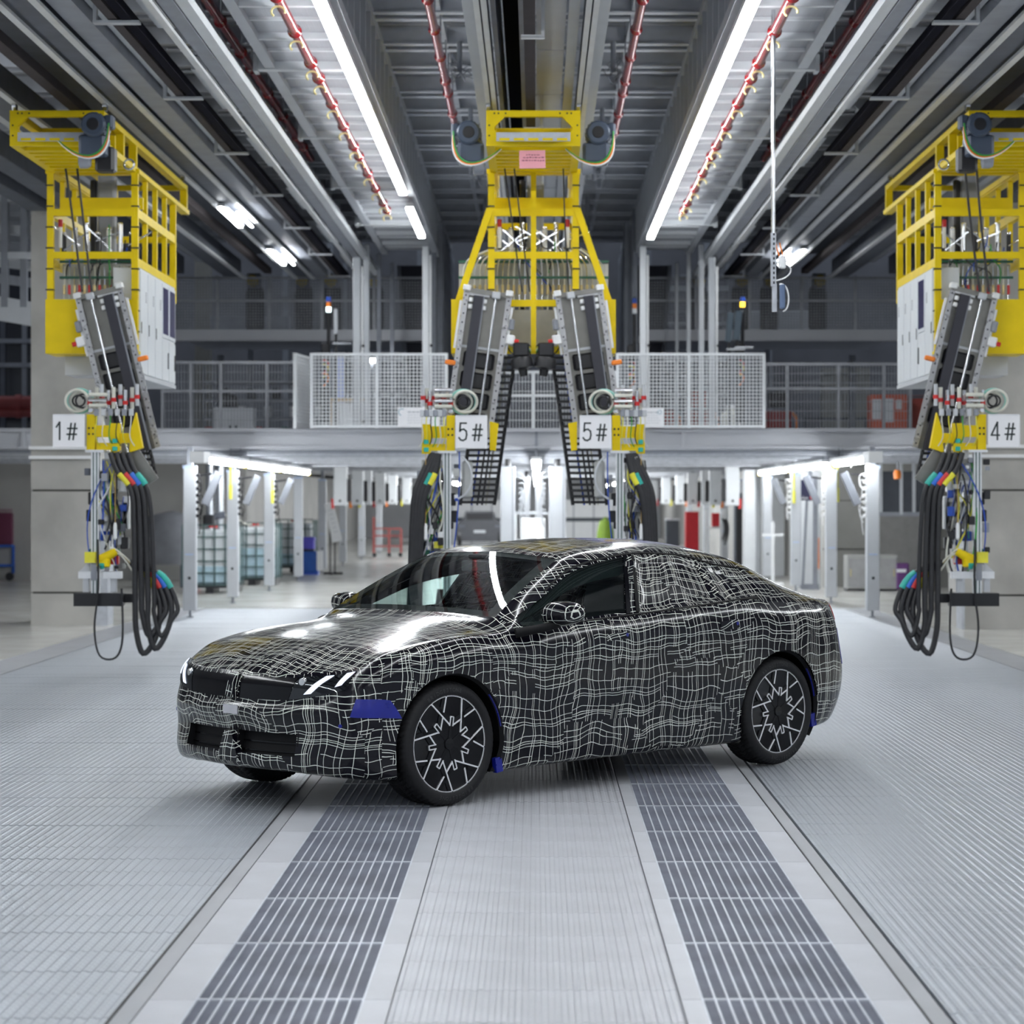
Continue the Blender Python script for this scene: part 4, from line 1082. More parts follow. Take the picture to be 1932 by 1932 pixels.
        MB().lathe([(.0, yo - .10), (.175, yo - .10), (.18, yo - .115), (.0, yo - .13)], (0, 0, 0), (0, s, 0), 48).build('brake_disc', mat('brake_steel', (.03, .03, .034), .4, .3, spec=.2), wh, 40)
        cal = MB(); cal.cbox((-.15 , (yo - .10) * s, .05), (.09, .06, .18), .02); cal.build('brake_caliper', mat('caliper_grey', (.06, .06, .068), .4, .1), wh)
        A0 = math.radians(82.0)
        pol = lambda r_, a: (r_ * math.cos(a), r_ * math.sin(a))
        ax = lambda p_, y_: (-p_[0] if s > 0 else p_[0], y_ * s, p_[1])
        spk = MB(); sil = MB()
        def strip(p_, q_, wd, y0, y1, mb):
            d = Vector((q_[0] - p_[0], q_[1] - p_[1])); nn = Vector((-d.y, d.x)).normalized() * wd / 2
            c4 = [(p_[0] + nn.x, p_[1] + nn.y), (q_[0] + nn.x, q_[1] + nn.y), (q_[0] - nn.x, q_[1] - nn.y), (p_[0] - nn.x, p_[1] - nn.y)]
            vs = [ax(c, y1) for c in c4] + [ax(c, y0) for c in c4]
            mb.add(vs, [(0, 1, 2, 3), (7, 6, 5, 4), (0, 4, 5, 1), (1, 5, 6, 2), (2, 6, 7, 3), (3, 7, 4, 0)])
        R_o, R_i = .2685, .106
        for k in range(7):
            a = A0 + 2 * PI * k / 7
            for sg in (1, -1):
                v0 = (R_i * math.cos(a) - sg * .011 * math.sin(a), R_i * math.sin(a) + sg * .011 * math.cos(a))
                e_ = pol(R_o, a + sg * math.radians(38.5))
                d = Vector(e_) - Vector(v0); nn = Vector((-d.y, d.x)).normalized() * sg
                # black spoke web lies on the far side of the silver line
                w0 = Vector(v0) + nn * -.016; w1 = Vector(e_) + nn * -.012
                strip(tuple(w0), tuple(w1), .030, yo - .06, yo - .017, spk)
                if sg > 0: strip(v0, e_, .0085, yo - .03, yo - .0135, sil)
                else:
                    L1 = Vector(v0) + d * .36; L2 = Vector(v0) + d * .52
                    strip(v0, tuple(L1), .0085, yo - .03, yo - .0135, sil); strip(tuple(L2), e_, .0085, yo - .03, yo - .0135, sil)
            # key-shaped slot
            t_ = Vector((-math.sin(a), math.cos(a))) * .0115; r_ = Vector((math.cos(a), math.sin(a)))
            pA, pB = r_ * (R_i - .006) + t_, r_ * (R_i + .047) + t_; pC, pD = r_ * (R_i + .047) - t_, r_ * (R_i - .006) - t_
            for p_, q_ in ((pA, pB), (pB, pC), (pC, pD)): strip(tuple(p_), tuple(q_), .0062, yo - .03, yo - .0125, sil)
            strip(pol(.03, a), pol(R_i + .045, a), .017, yo - .055, yo - .018, spk)
            # silver rim arcs
            for a0_, a1_ in ((-12.4, 12.4), (14, 37.4)):
                m0 = math.radians(a0_); m1 = math.radians(a1_); st = 6
                for q in range(st):
                    strip(pol(.2715, a + m0 + (m1 - m0) * q / st), pol(.2715, a + m0 + (m1 - m0) * (q + 1.04) / st), .0085, yo - .03, yo - .0125, sil)
        spk.lathe([(.0, yo - .022), (.088, yo - .026), (.098, yo - .04), (.098, yo - .07)], (0, 0, 0), (0, s, 0), 40)
        spk.build('spoke_star', wheel_black, wh, 30); sil.build('silver_outline', silver, wh, label='bright silver star outline')
        hb = MB(); hb.lathe([(0, yo - .012), (.032, yo - .013), (.035, yo - .024)], (0, 0, 0), (0, s, 0), 24); hb.build('hub_cap', gloss_black, wh, 30)
        for k in range(5):
            a = 2 * PI * k / 5 + .3
            MB().lathe([(.0, yo - .0225), (.0115, yo - .0225), (.0135, yo - .026)], (.055 * math.cos(a), 0, .055 * math.sin(a)), (0, s, 0), 10).build('lug_recess', matt_black, wh, 30)
        if s > 0:
            raised = mat('tyre_lettering', (.030, .030, .032), .5)
            for word, mid, r_, sz in (('BRIDGESTONE', 100, .304, .030), ('BRIDGESTONE', -82, .304, .030)):
                stp = math.degrees(sz * .82 / r_)
                lm = MB()
                for q, ch in enumerate(word):
                    am = mid - (q - (len(word) - 1) / 2) * stp; a = math.radians(am)
                    tm = text_mesh(ch, sz, .0008)
                    for_v = [v.co.copy() for v in tm.vertices]
                    er = Vector((math.cos(a), math.sin(a))); et = Vector((math.sin(a), -math.cos(a)))
                    vs = []
                    for c in for_v:
                        q2 = er * (r_ + c.y) + et * c.x
                        vs.append(ax((q2.x, q2.y), yo + .0015 - .25 * max(0, (r_ + c.y) - .308) + c.z))
                    lm.add(vs, [tuple(p_.vertices) for p_ in tm.polygons]); bpy.data.meshes.remove(tm)
                lm.build('tyre_lettering', raised, wh)
        return wh
    for cx in (WX, -WX):
        for s in (1, -1): make_wheel(car, s, cx, .245)
    return car
car = build_car()
# ---------------------------------------------------------------- overhead handling robots
dull_plate = mat('machined_plate', (.21, .205, .19), .38, .55, .10, 7)
cab_white = mat('cabinet_white', (.66, .69, .72), .4, 0, .03, 2)
violet_glass = mat('violet_window', (.035, .03, .11), .12, 0, .2, 4)
motor_m = mat('motor_blue_grey', (.055, .075, .115), .42, .1, .1, 6)
cream = mat('cream_hose', (.62, .62, .55), .45)
teal_l = mat('pale_teal_hose', (.22, .52, .45), .35)
hose_m = mat('black_hose', (.016, .016, .019), .42, 0, .2, 20)
gold = mat('brass_fitting', (.55, .45, .22), .35, .5)
sign_m = mat('sign_white', (.80, .80, .82), .5, 0, .02, 3)
ink = mat('black_ink', (.012, .02, .02), .6)
green_w = mat('green_wire', (.03, .30, .05), .5)
yel_w = mat('yellow_wire', (.62, .58, .05), .5)
band_y, band_b, band_r = mat('band_yellow', (.72, .66, .04), .5), mat('band_blue', (.03, .15, .62), .5), mat('band_red', (.62, .04, .04), .5)
RB = 24.3           # depth of the frames' front plane

def add(parent, name, m, fn, smooth=None, label=None, kind=None):
    mb = MB(); fn(mb); return mb.build(name, m, parent, smooth, label, kind=kind)

def motor(parent, x, s_, y, z):
    # x: centre of the drum, s_: the side its terminal box faces
    o = MB(); o.lathe([(0, 0), (.10, 0), (.118, .02), (.12, .05), (.112, .06), (.112, .26), (.12, .27), (.12, .31), (0, .31)], (x, y, z), (0, 1, 0), 24)
    for k in range(18):
        a = 2 * PI * k / 18; o.box((x + .118 * math.cos(a), y + .16, z + .118 * math.sin(a)), (.02, .19, .008), Matrix.Rotation(-a, 3, 'Y'))
    mo = o.build('motor', motor_m, parent, 35)
    MB().lathe([(0, -.006), (.055, -.006), (.06, 0)], (x, y, z), (0, 1, 0), 20).build('fan_cover', black, mo, 30)
    MB().cbox((x - .02 * s_, y + .20, z - .19), (.26, .30, .20), .03).build('gearbox', motor_m, mo)
    MB().cbox((x + .13 * s_, y + .17, z + .04), (.09, .16, .13), .02).build('terminal_box', motor_m, mo)
    for m_, dx in ((orange_p, 0), (white, .02), (green_w, -.03)):
        MB().tube(bez((x + .15 * s_, y + .02, z - .02 - dx), (x + (.18 + dx) * s_, y - .08, z - .38), (x - .08 * s_, y - .10, z - .42 - dx), (x - .32 * s_, y - .02, z - .17), 14), .009, 6).build('motor_cable', m_, mo, 40)
    MB().lathe([(.05, -.06), (.075, -.05), (.075, .02), (.06, .05)], (x - .1 * s_, y + .15, z - .33), (1, 0, .0), 14).build('coupling', steel_md, mo, 40)
    return mo

def carriage(root, y0, y1, s_out, motors):
    zt, zb = 5.53, 5.185
    c = MB()
    for x in (-.42, .42):
        for z in (zb + .03, zt - .03): c.span((x - .04, y0, z - .03), (x + .04, y1, z + .03))
        for y in (y0 + .04, y0 + 1.1, RB + .05, y1 - .04): c.span((x - .04, y - .04, zb), (x + .04, y + .04, zt))
    for y in (y0 + .03, y0 + 1.1, RB + .05, y1 - .03): c.span((-.45, y - .03, zt - .06), (.45, y + .03, zt))
    c.span((-.45, y0, zb), (.45, y0 + .06, zb + .06))
    for x in (-.42, .42):
        for z, q in ((zb + .06, 1), (zt - .06, -1)): c.prism([(0, 0), (.10 * (-1 if x > 0 else 1), 0), (0, .10 * q)], (1, 0, 0), (0, 0, 1), (x - .04 * (1 if x > 0 else -1), y0, z), (0, .05, 0))
    o = c.build('carriage', yellow, root)
    for k in range(8):
        y = y0 + .3 + .235 * k
        MB().span((-.42, y, zb), (.42, y + .13, zb + .05)).build('cross_member', yellow, o)
    MB().span((-.40, y0 + .9, zb + .06), (.40, y0 + .96, zt - .1)).build('inner_panel', yellow, o)
    for x in (-.16, .2): MB().span((x - .03, y0 + .84, zb + .05), (x + .03, y0 + .9, zt - .1)).build('inner_post', yellow, o)
    h_ = MB()
    for x in (-.38, -.34, -.27, .26, .33, .37): h_.cyl((x, y0 - .003, zt - .028), (x, y0 + .01, zt - .028), .009, 8)
    for x in (-.43, .43):
        for z in (.10, .2): h_.cyl((x, y0 - .003, zb + z), (x, y0 + .01, zb + z), .009, 8)
    tag(h_.build('bolt_holes', black, o), kind='stuff')
    tr = MB(); tr.span((-.36, y0 - .10, zb + .07), (.36, y0 + .02, zb + .085)); tr.span((-.36, y0 - .10, zb + .03), (.36, y0 - .085, zb + .115))
    t_ = tr.build('cable_trough', galv, o)
    for k in range(5): MB().span((-.33 + .14 * k, y0 - .104, zb + .035), (-.23 + .14 * k, y0 - .099, zb + .06)).build('slot', yellow, t_)
    for x in (-.445, .445):
        for y in (y0 + .15, y1 - .3):
            wh = MB().lathe([(0, -.02), (.055, -.02), (.055, .02), (0, .02)], (x, y, 5.60), (1, 0, 0), 14); wh.span((x - .008, y - .02, zt - .02), (x + .008, y + .02, 5.62)); wh.build('roller', chrome, o, 40)
    for mx in motors: motor(root, (.64 if len(motors) > 1 else .43) * mx, mx, y0 + (.25 if len(motors) > 1 else -.42), 5.36 if len(motors) > 1 else 5.33)
    return o

def gantry(root, y1, wide):
    """hanging frame below the carriage, in local x around 0"""
    zt, zb = 5.19, 3.27; h = .445; pw = .034
    f = lambda *a: None
    for x in (-h, h):
        MB().span((x - pw, RB, zb), (x + pw, RB + .06, zt)).build('post', yellow, root)
        MB().span((x - pw, y1 - .06, zb + .75), (x + pw, y1, zt)).build('post', yellow, root)
    for z in (4.76, 4.31):
        MB().span((-h, RB - .004, z - .036), (h, RB + .056, z + .036)).build('cross_rail', yellow, root)
        MB().span((-h, y1 - .06, z - .036), (h, y1, z + .036)).build('cross_rail', yellow, root)
    MB().span((-h, RB + .5, 4.86), (h, RB + .56, 4.98)).build('cross_rail', yellow, root)
    for x in (-h, h):
        for z in (4.76, 4.24): MB().span((x - .03, RB, z - .045), (x + .03, y1, z + .045)).build('side_rail', yellow, root)
        n = 4
        for k in range(1, n): y = RB + (y1 - RB) * k / n; MB().span((x - .025, y - .03, 4.24), (x + .025, y + .03, zt + .02)).build('side_post', yellow, root)
        MB().span((x - .05, RB, zt - .02), (x + .05, y1 + .9, zt + .03)).build('top_rail', yellow, root)
    if not wide:
        MB().span((-h - .04, RB - .05, zb), (h + .04, RB - .01, 3.84)).build('base_plate', yellow, root)
        MB().span((-h - .04, RB - .05, zb), (h + .04, RB + .5, zb + .03)).build('base_flange', yellow, root)
    else:
        MB().span((-.028, RB - .02, zb), (.028, RB + .04, zt)).build('post', yellow, root)
        for s_ in (-1, 1):
            MB().bar((s_ * .46, RB + .02, 4.80), (s_ * .80, RB + .02, 3.80), .07, .07, (0, 1, 0)).build('diagonal', yellow, root)
            MB().span((s_ * .72, RB - .05, zb), (s_ * .86, RB + .04, 3.84)).build('base_plate', yellow, root)
            MB().span((s_ * .855, RB - .05, zb), (s_ * .865, RB + .5, 3.84)).build('side_plate', yellow, root)
        MB().span((-.86, RB, zb), (.86, RB + .06, zb + .075)).build('cross_rail', yellow, root)
        MB().span((-.40, RB, 3.77), (.40, RB + .05, 3.84)).build('cross_rail', yellow, root)
    # vertical drive column, pneumatics, tubing
    MB().cbox((.02, RB + .75, 4.3), (.18, .18, 1.9), .02).build('lift_column', steel_md, root)
    MB().cbox((-.12, RB + .72, 4.4), (.07, .10, 1.6), .02).build('column_cover', black, root)
    W2 = .80 if wide else .40
    MB().span((-W2, RB + .42, 3.86), (W2, RB + .45, 4.26)).build('back_plate', mat('panel_beige', (.45, .45, .42), .5), root)
    for z, m_ in ((4.10, mat('valve_green', (.02, .11, .07), .5)), (4.27, MATS['valve_green'])):
        MB().span((-W2, RB + .26, z - .012), (W2, RB + .30, z + .012)).build('manifold_bar', m_, root)
    n = 26 if wide else 14
    for k in range(n):
        x = -W2 + .05 + (2 * W2 - .10) * k / (n - 1)
        p = [(x, RB + .28, 3.72), (x, RB + .28, 4.05), (x * .98, RB + .26, 4.22)]
        if wide: p += [(x * .86, RB + .24, 4.32), (x * .6 + .05, RB + .3, 4.42)]
        MB().tube(spline(p, 4), .0085, 6).build('air_line', chrome if k % 3 else cream, root, 40)
        MB().cyl((x, RB + .265, 3.92), (x, RB + .265, 4.02), .016, 8).build('air_fitting', red_p if k % 2 and not wide else gold, root, 40)
    for k in range(9 if wide else 5):
        x = -.34 + .68 * k / (8 if wide else 4)
        MB().bar((x, RB + .2, 4.38 + .05 * (k % 3)), (x - .28 if k % 2 else x + .25, RB + .22, 4.58 + .06 * (k % 2)), .014, .014).build('rigid_tube', chrome, root)
    for k in range(7):
        x = -.36 + .72 * k / 6
        v = MB(); v.cyl((x, RB + .3, 4.36), (x, RB + .3, 4.56 + .05 * (k % 3)), .026, 10); v.build('valve_body', (black, white, chrome)[k % 3], root, 40)
        MB().lathe([(.026, 0), (.03, .01), (.024, .03), (0, .034)], (x, RB + .3, 4.56 + .05 * (k % 3)), (0, 0, 1), 10).build('valve_cap', chrome, root, 40)
    for s_ in ((-1, 1) if wide else (-1,)):
        q = MB(); q.cyl((s_ * .36, RB + .12, 4.40), (s_ * .36, RB + .12, 4.62), .02, 10); fl_ = q.build('filter_glass', white, root, 40)
        MB().cyl((s_ * .36, RB + .12, 4.62), (s_ * .36, RB + .12, 4.70), .024, 10).build('red_cap', red_p, fl_, 40)
    for x in (-.3, -.2, .31) if wide else (-.22, -.1):
        MB().tube(spline([(x, RB - .3, 5.18), (x * .9 + .05, RB - .25, 4.6), (x * .8 + .12, RB - .25, 3.9)], 6), .008 if wide else .013, 6).build('hanging_cable', black, root, 40)
    for k in range(9):
        a = Vector((random.uniform(-.35, .35), RB + random.uniform(.15, .5), random.uniform(4.35, 4.7))); b = Vector((random.uniform(-.35, .35), RB + random.uniform(.15, .4), random.uniform(3.8, 4.3)))
        MB().tube(bez(a, a + Vector((0, 0, -.3)), b + Vector((random.uniform(-.1, .1), 0, .3)), b, 10), .007, 5).build('signal_cable', (black, green_w, black, blue_p)[k % 4], root, 40)
    for x in (-h - .006, h + .006):
        for z in np.arange(3.5, 5.1, .22): MB().span((x - .04, RB - .012, z), (x + .04, RB + .07, z + .012)).build('cable_tie', black, root)

def arm(root, x, z, tilt, length, flip):
    """tilted linear axis: local frame at its top, -Z down the rails"""
    R = Matrix.Translation((x, RB - .14, z)) @ Matrix.Rotation(tilt, 4, 'Y')
    A = lambda: MB(R)
    ax = A().span((-.215, 0, -length), (.215, .03, 0)).build('axis_plate', dull_plate, root)
    A().span((-.24, -.06, -.03), (.24, .05, .02)).build('top_plate', dull_plate, ax)
    for sx in (-1, 1):
        r = A(); r.span((sx * .225 - .028, -.05, -length), (sx * .225 + .028, -.012, 0)); rail = r.build('guide_rail', mat('rail_steel', (.38, .38, .39), .28, .5, .06, 12), ax)
        h_ = A()
        for k in range(int(length / .095)): h_.cyl((sx * .225, -.053, -.06 - .095 * k), (sx * .225, -.045, -.06 - .095 * k), .010, 8)
        tag(h_.build('bolt_holes', black, ax), kind='stuff')
        A().cbox((sx * .225, -.03, .02), (.08, .09, .06), .012).build('end_stop', white, ax)
        A().span((sx * .27 - .012, -.03, -.62), (sx * .27 + .012, .0, -.12)).build('sensor_rail', white, ax)
    A().span((-.09 * flip - .05, -.085, -length), (-.09 * flip + .05, -.02, -.05)).build('belt_cover', mat('belt_black', (.022, .022, .032), .4), ax)
    A().span((-.09 * flip + .05, -.08, -length), (-.09 * flip + .062, -.02, -.05)).build('cover_edge', steel_md, ax)
    A().cyl((.09 * flip, -.06, -length - .0), (.09 * flip, -.06, -.02), .013, 10).build('ball_screw', chrome, ax, 40)
    A().cbox((.09 * flip, -.06, -.02), (.085, .07, .07), .012).build('screw_bearing', steel_lt, ax)
    for k in range(2):
        for dx in (-.165, -.02): A().cbox((dx * flip, -.05, -.10 - .07 * k), (.045, .05, .045), .01).build('roller_block', white, ax)
    A().span((-.2 * flip, -.045, -.05), (.02 * flip, -.02, -.02)).build('clamp_plate', white, ax)
    for zz in (-.72, -.93, -1.14, -1.35):
        if -zz < length - .12: A().cbox((.0, -.003, zz), (.33, .01, .17), .03).build('cut_out', black, ax)
    A().span((-.2, -.015, -.60), (.2, -.006, -.575)).build('joint_bar', steel_lt, ax)
    sw = A(); sw.cbox((.30 * flip, -.05, -.46), (.09, .09, .10), .015); so = sw.build('limit_switch', white, root)
    A().cyl((.34 * flip, -.06, -.47), (.39 * flip, -.06, -.47), .026, 10).build('switch_knob', red_p, so, 40)
    A().cbox((.29 * flip, -.04, -.30), (.06, .06, .12), .02).build('sensor', steel_md, root)
    A().cbox((-.29 * flip, -.04, -.78), (.11, .07, .05), .015).build('orange_plug', orange_p, root, label='orange connector plug')
    return R

def chain(root, p0, p1, p2, w=.30, label='black ladder cable chain'):
    """drag chain of links from p0 to p2 bending at p1"""
    path = [Vector(p0), Vector(p1), Vector(p2)]
    c = MB().tube([q + Vector((-w / 2, .02, 0)) for q in path], .02, 6).build('cable_chain', black, root, 40, label=label)
    for m_, dx in ((blue_p, -.06), (hose_m, .0), (hose_m, .05), (cream, .09)): MB().tube([q + Vector((dx, .03, 0)) for q in path], .011, 6).build('cable', m_, c, 40)
    MB().tube([q + Vector((w / 2, .02, 0)) for q in path], .02, 6).build('side_link', black, c, 40)
    for a, b in ((path[0], path[1]), (path[1], path[2])):
        n = max(1, int((b - a).length / .062))
        for k in range(n):
            q = a + (b - a) * (k + .5) / n; d = (b - a).normalized()
            MB().bar(q + Vector((-w / 2, 0, 0)), q + Vector((w / 2, 0, 0)), .05, .028, d).build('rung', black, c)
    return c

def tool(root, x, z, d, txt, drop, side_robot):
    """gripper head; x, z is the yellow block beside the sign, d the way the equipment extends"""
    Y = 23.45
    P = lambda a, b, c=0.0: Vector((x + d * a, Y + c, z + b))
    def bx(mb, a0, a1, b0, b1, c0, c1): return mb.span(P(a0, b0, c0), P(a1, b1, c1))
    hd = bx(MB(), -.045, .04, -.19, .17, 0, .10).build('gripper_head', yellow, root)
    bx(MB(), .03, .27, -.06, .06, .02, .09).build('wing_arm', yellow, hd)
    bx(MB(), .20, .29, -.22, .08, .0, .10).build('wing_plate', yellow, hd)
    bx(MB(), .05, .20, -.19, -.12, .02, .12).build('wing_foot', yellow, hd)
    h_ = MB()
    for a in (-.02, .02):
        for b in (-.03, .03): h_.cyl(P(a, b, -.004), P(a, b, .01), .011, 8)
    tag(h_.build('bolt_holes', black, hd), kind='stuff')
    for b in (-.10, -.18): MB().cbox(P(.245, b, -.015), (.05, .03, .045), .008).build('green_plug', teal, hd)
    if side_robot:
        MB().prism([(.38, -.22), (.52, -.17), (.45, .19), (.40, .02)], (d, 0, 0), (0, 0, 1), (x, Y + .03, z), (0, .08, 0)).build('end_bracket', yellow, hd)
        bx(MB(), .27, .46, -.12, -.02, .05, .09).build('wing_arm', yellow, hd)
        MB().bar(P(.40, -.22, .1), P(.60, -.52, .1), .16, .04, (0, 1, 0)).build('rail_foot', dull_plate, hd)
    else:
        MB().prism([(-.40, .11), (-.49, .09), (-.46, -.19), (-.40, -.18)], (d, 0, 0), (0, 0, 1), (x, Y + .05, z), (0, .08, 0)).build('end_bracket', yellow, hd)
    sg = MB().cbox(P(-.215, 0, -.05), (.325, .012, .34), .012).build('sign', sign_m, root, label=f'white square sign reading {txt}')
    sk = {'1': [[(.0, .62), (.16, .86), (.16, 0)]], '4': [[(.38, .22), (-.02, .22), (.28, .86), (.28, 0)]],
          '5': [[(.36, .86), (.07, .86), (.04, .46), (.12, .54), (.24, .56), (.36, .46), (.38, .28), (.34, .08), (.2, 0), (.08, .03), (.0, .14)]],
          '#': [[(.14, .0), (.24, .80)], [(.34, 0), (.44, .80)], [(.04, .26), (.50, .26)], [(.07, .55), (.53, .55)]]}
    dg = MB(); x0_ = -.125; cw = P(-.215, 0, -.0575)
    for ch in txt:
        for st in sk[ch]:
            for p_, q_ in zip(st, st[1:]):
                a_ = cw + Vector((x0_ + p_[0] * .205, 0, -.088 + p_[1] * .205)); b2_ = cw + Vector((x0_ + q_[0] * .205, 0, -.088 + q_[1] * .205)); e_ = (b2_ - a_).normalized() * .006
                dg.bar(a_ - e_, b2_ + e_, .016, .002, (0, 1, 0))
        x0_ += .128 if ch != '1' else .10
    dg.build('digits', ink, sg)
    MB().span(P(-.36, .155, -.0605), P(-.07, .168, -.056)).build('clear_tape', mat('clear_tape', (.72, .73, .76), .2), sg)
    # coiled air hoses above the sign
    for r_, m_, off in ((.13, teal_l, 0), (.105, cream, .02), (.075, black, .03), (.12, cream, -.02), (.06, hose_m, -.01)):
        MB().tube([P(-.13 + off + r_ * math.cos(a), .31 + r_ * .92 * math.sin(a), .04 + off + .01 * a) for a in np.linspace(.3, 2 * PI + .9, 26)], .014 if r_ > .08 else .010, 7).build('coiled_hose', m_, hd, 40)
    # valve island above the wing
    for k in range(9):
        a = -.02 + .06 * k if side_robot else .0 + .035 * k
        b = .20 + .03 * ((k * 7) % 3)
        v = MB().cyl(P(a, b, .05 + .05 * (k % 2)), P(a, b + .22, .05 + .05 * (k % 2)), .020, 9).build('valve', (chrome, cream, steel_lt)[k % 3], hd, 40)
        MB().cyl(P(a, b + .07, .05 + .05 * (k % 2)), P(a, b + .11, .05 + .05 * (k % 2)), .027, 9).build('red_ring', red_p, v, 40)
    for k in range(4 if not side_robot else 3):
        MB().cyl(P(-.02, .26 + .055 * k, .0), P(.16, .26 + .055 * k, .0), .020, 9).build('cylinder', (cream, chrome)[k % 2], hd, 40)
    for k in range(6):
        a = .06 + (.07 if side_robot else .045) * k
        MB().cbox(P(a, .19, -.01), (.045, .05, .07), .008).build('connector', (steel_md, steel_lt)[k % 2], hd)
        MB().tube(bez(P(a, .16, -.02), P(a + .02, .02, -.08), P(a - .05, -.04, -.06), P(a + .03, -.15, .02), 9), .006, 5).build('wire_loop', (yel_w, cream, green_w, black)[k % 4], hd, 40)
    MB().lathe([(.0, -.012), (.022, -.012), (.03, 0), (.022, .012), (0, .012)], P(-.005, .21, .02), (0, 1, 0), 12).build('lifting_eye', chrome, hd, 40)
    # profile posts
    pz = -.2 - drop
    ps = bx(MB(), -.005, .075, pz, -.19, .03, .11).build('profile_post', alu, root)
    for a in (.018, .052): bx(MB(), a - .006, a + .006, pz, -.19, .027, .031).build('groove', mat('groove_dark', (.10, .15, .14), .6), ps)
    bx(MB(), -.06, .13, -.215, -.19, .0, .14).build('cap_plate', alu, ps)
    bx(MB(), .11, .16, pz + .3, -.2, .14, .20).build('profile_post', alu, root)
    # equipment down the post
    eq = [(.08, .34, -.62, -.50, alu), (.09, .30, -.50, -.28, mat('plate_grey', (.42, .43, .42), .45)), (.16, .36, -1.0, -.72, MATS['plate_grey']), (.30, .37, -1.0, -.66, white), (-.05, .0, -.75, -.62, black), (-.07, .0, -.92, -.80, black),
          (.08, .18, -1.12, -1.02, blue_p), (.2, .30, -1.16, -1.06, steel_lt), (.28, .36, -1.2, -1.08, black), (.10, .16, -1.34, -1.24, white), (.16, .26, -1.36, -1.27, red_p), (.18, .27, -1.27, -1.20, green_p), (-.04, .0, -1.34, -1.27, red_p), (-.04, .0, -1.27, -1.20, green_p)]
    for a0, a1, b0, b1, m_ in eq:
        if b1 < pz + .05: continue
        MB().cbox(P((a0 + a1) / 2, (b0 + b1) / 2, .14), (abs(a1 - a0), .09, b1 - b0), .012).build('device', m_, ps)
    for k in range(26):
        a0 = random.choice((-.06, .10, .14, .20, .26, .31)); b0 = random.uniform(max(pz + .1, -1.4), -.26); sz = random.uniform(.03, .075)
        MB().cbox(P(a0, b0, random.uniform(.0, .14)), (sz, .05, sz * random.uniform(.7, 1.6)), .008).build('device', (black, steel_md, black, white, MATS['plate_grey'], black, steel_dk, blue_p)[k % 8], ps)
    for k in range(20):
        a = P(random.uniform(.06, .32), random.uniform(-.7, -.25), random.uniform(.02, .12)); b = P(random.uniform(.08, .34), max(pz + .1, random.uniform(-1.5, -.8)), random.uniform(.02, .12))
        MB().tube(bez(a, a + Vector((random.uniform(-.12, .12), -.05, -.25)), b + Vector((random.uniform(-.15, .15), -.05, .25)), b, 10), random.choice((.005, .007, .010)), 5).build('thin_cable', (black, blue_p, black, yel_w, steel_lt, green_w, black, cream)[k % 8], ps, 40)
    MB().tube(bez(P(-.09 if not side_robot else .30, -.2, .02), P(-.10, -.7, .0), P(-.06, -1.0, .02), P(-.02, max(pz + .1, -1.3), .05), 12), .007, 6).build('blue_hose', blue_p, ps, 40)
    MB().cyl(P(.25, -.22, -.02), P(.25, -.95, -.02), .004, 5).build('pull_cord', mat('tan_cord', (.5, .33, .12), .7), ps)
    MB().lathe([(.010, 0), (.018, -.03), (.02, -.16), (0, -.18)], P(.25, -.93, -.02), (0, 0, 1), 10).build('cord_grip', white, ps, 40)
    if side_robot:
        tr = bx(MB(), -.13, .30, -1.50, -1.43, .0, .13).build('tool_tray', alu, root)
        MB().prism([(-.13, 0), (-.02, 0), (-.02, .11)], (d, 0, 0), (0, 0, 1), P(0, -1.43, .04), (0, .02, 0)).build('gusset', steel_lt, tr)
        bx(MB(), .0, .06, -1.52, -1.34, -.01, .0).build('joint_plate', steel_md, tr)
        for a in (-.06, .22): bx(MB(), a - .03, a + .03, -1.64, -1.50, .03, .09).build('tray_leg', steel_lt, tr)
        bx(MB(), -.17, .32, -1.78, -1.65, -.04, .14).build('black_bar', mat('bar_black', (.006, .006, .009), .35), root, label='black rectangular docking bar')
        bx(MB(), .30, .46, -1.75, -1.66, .10, .2).build('bar_extension', black, root)
        nz = MB(); nz.cyl(P(.10, -1.31, .0), P(.26, -1.22, .0), .055, 12, .04); nz.cbox(P(.13, -1.34, .0), (.13, .10, .09), .02); no = nz.build('yellow_nozzle', yellow, root, 40)
        for q in range(4): MB().tube(bez(P(.20, -1.25 + .02 * q, .0), P(.28, -1.20, -.03), P(.34, -1.28, .0), P(.42, -1.36 - .02 * q, .02), 8), .015, 6).build('nozzle_hose', (cream, gold, black, cream)[q], no, 40)
        MB().cyl(P(.12, -1.39, -.03), P(.12, -1.35, -.06), .025, 10).build('green_coupling', teal, no, 40)
        bx(MB(), -.06, .05, -1.34, -1.23, -.03, .03).build('warning_box', band_y, ps)
        # hose bundle: down, loop near the floor, back up to the nozzle
        for q, (m_, dx) in enumerate(((band_y, 0), (band_r, .05), (band_b, .10), (teal, .03))):
            zb_ = -2.02 - .13 * (1 - q % 2) - .05 * (q == 0)
            pts = spline([P(.20 + .06 * q, -.22, .0), P(.27 + .06 * q, -.40, -.03), P(.42 + .055 * q, -.60, -.05), P(.45 + .06 * q, -1.0, -.05), P(.46 + .065 * q, -1.7, -.06), P(.47 + .06 * q, zb_ + .18, -.06), P(.54 + .06 * q, zb_ - .06, -.05), P(.66 + .055 * q, zb_ + .10, -.02), P(.70 + .06 * q, -1.78, 0), P(.58 + .05 * q, -1.48, .02), P(.36 + .02 * q, -1.33, .03)], 5)
            ho = MB().tube(pts, .030 if q != 3 else .024, 9).build('hose', hose_m, root, 50)
            MB().tube(pts[6:10], .034, 9).build('colour_band', m_, ho, 50); MB().tube(pts[-8:-4], .034, 9).build('colour_band', m_, ho, 50)
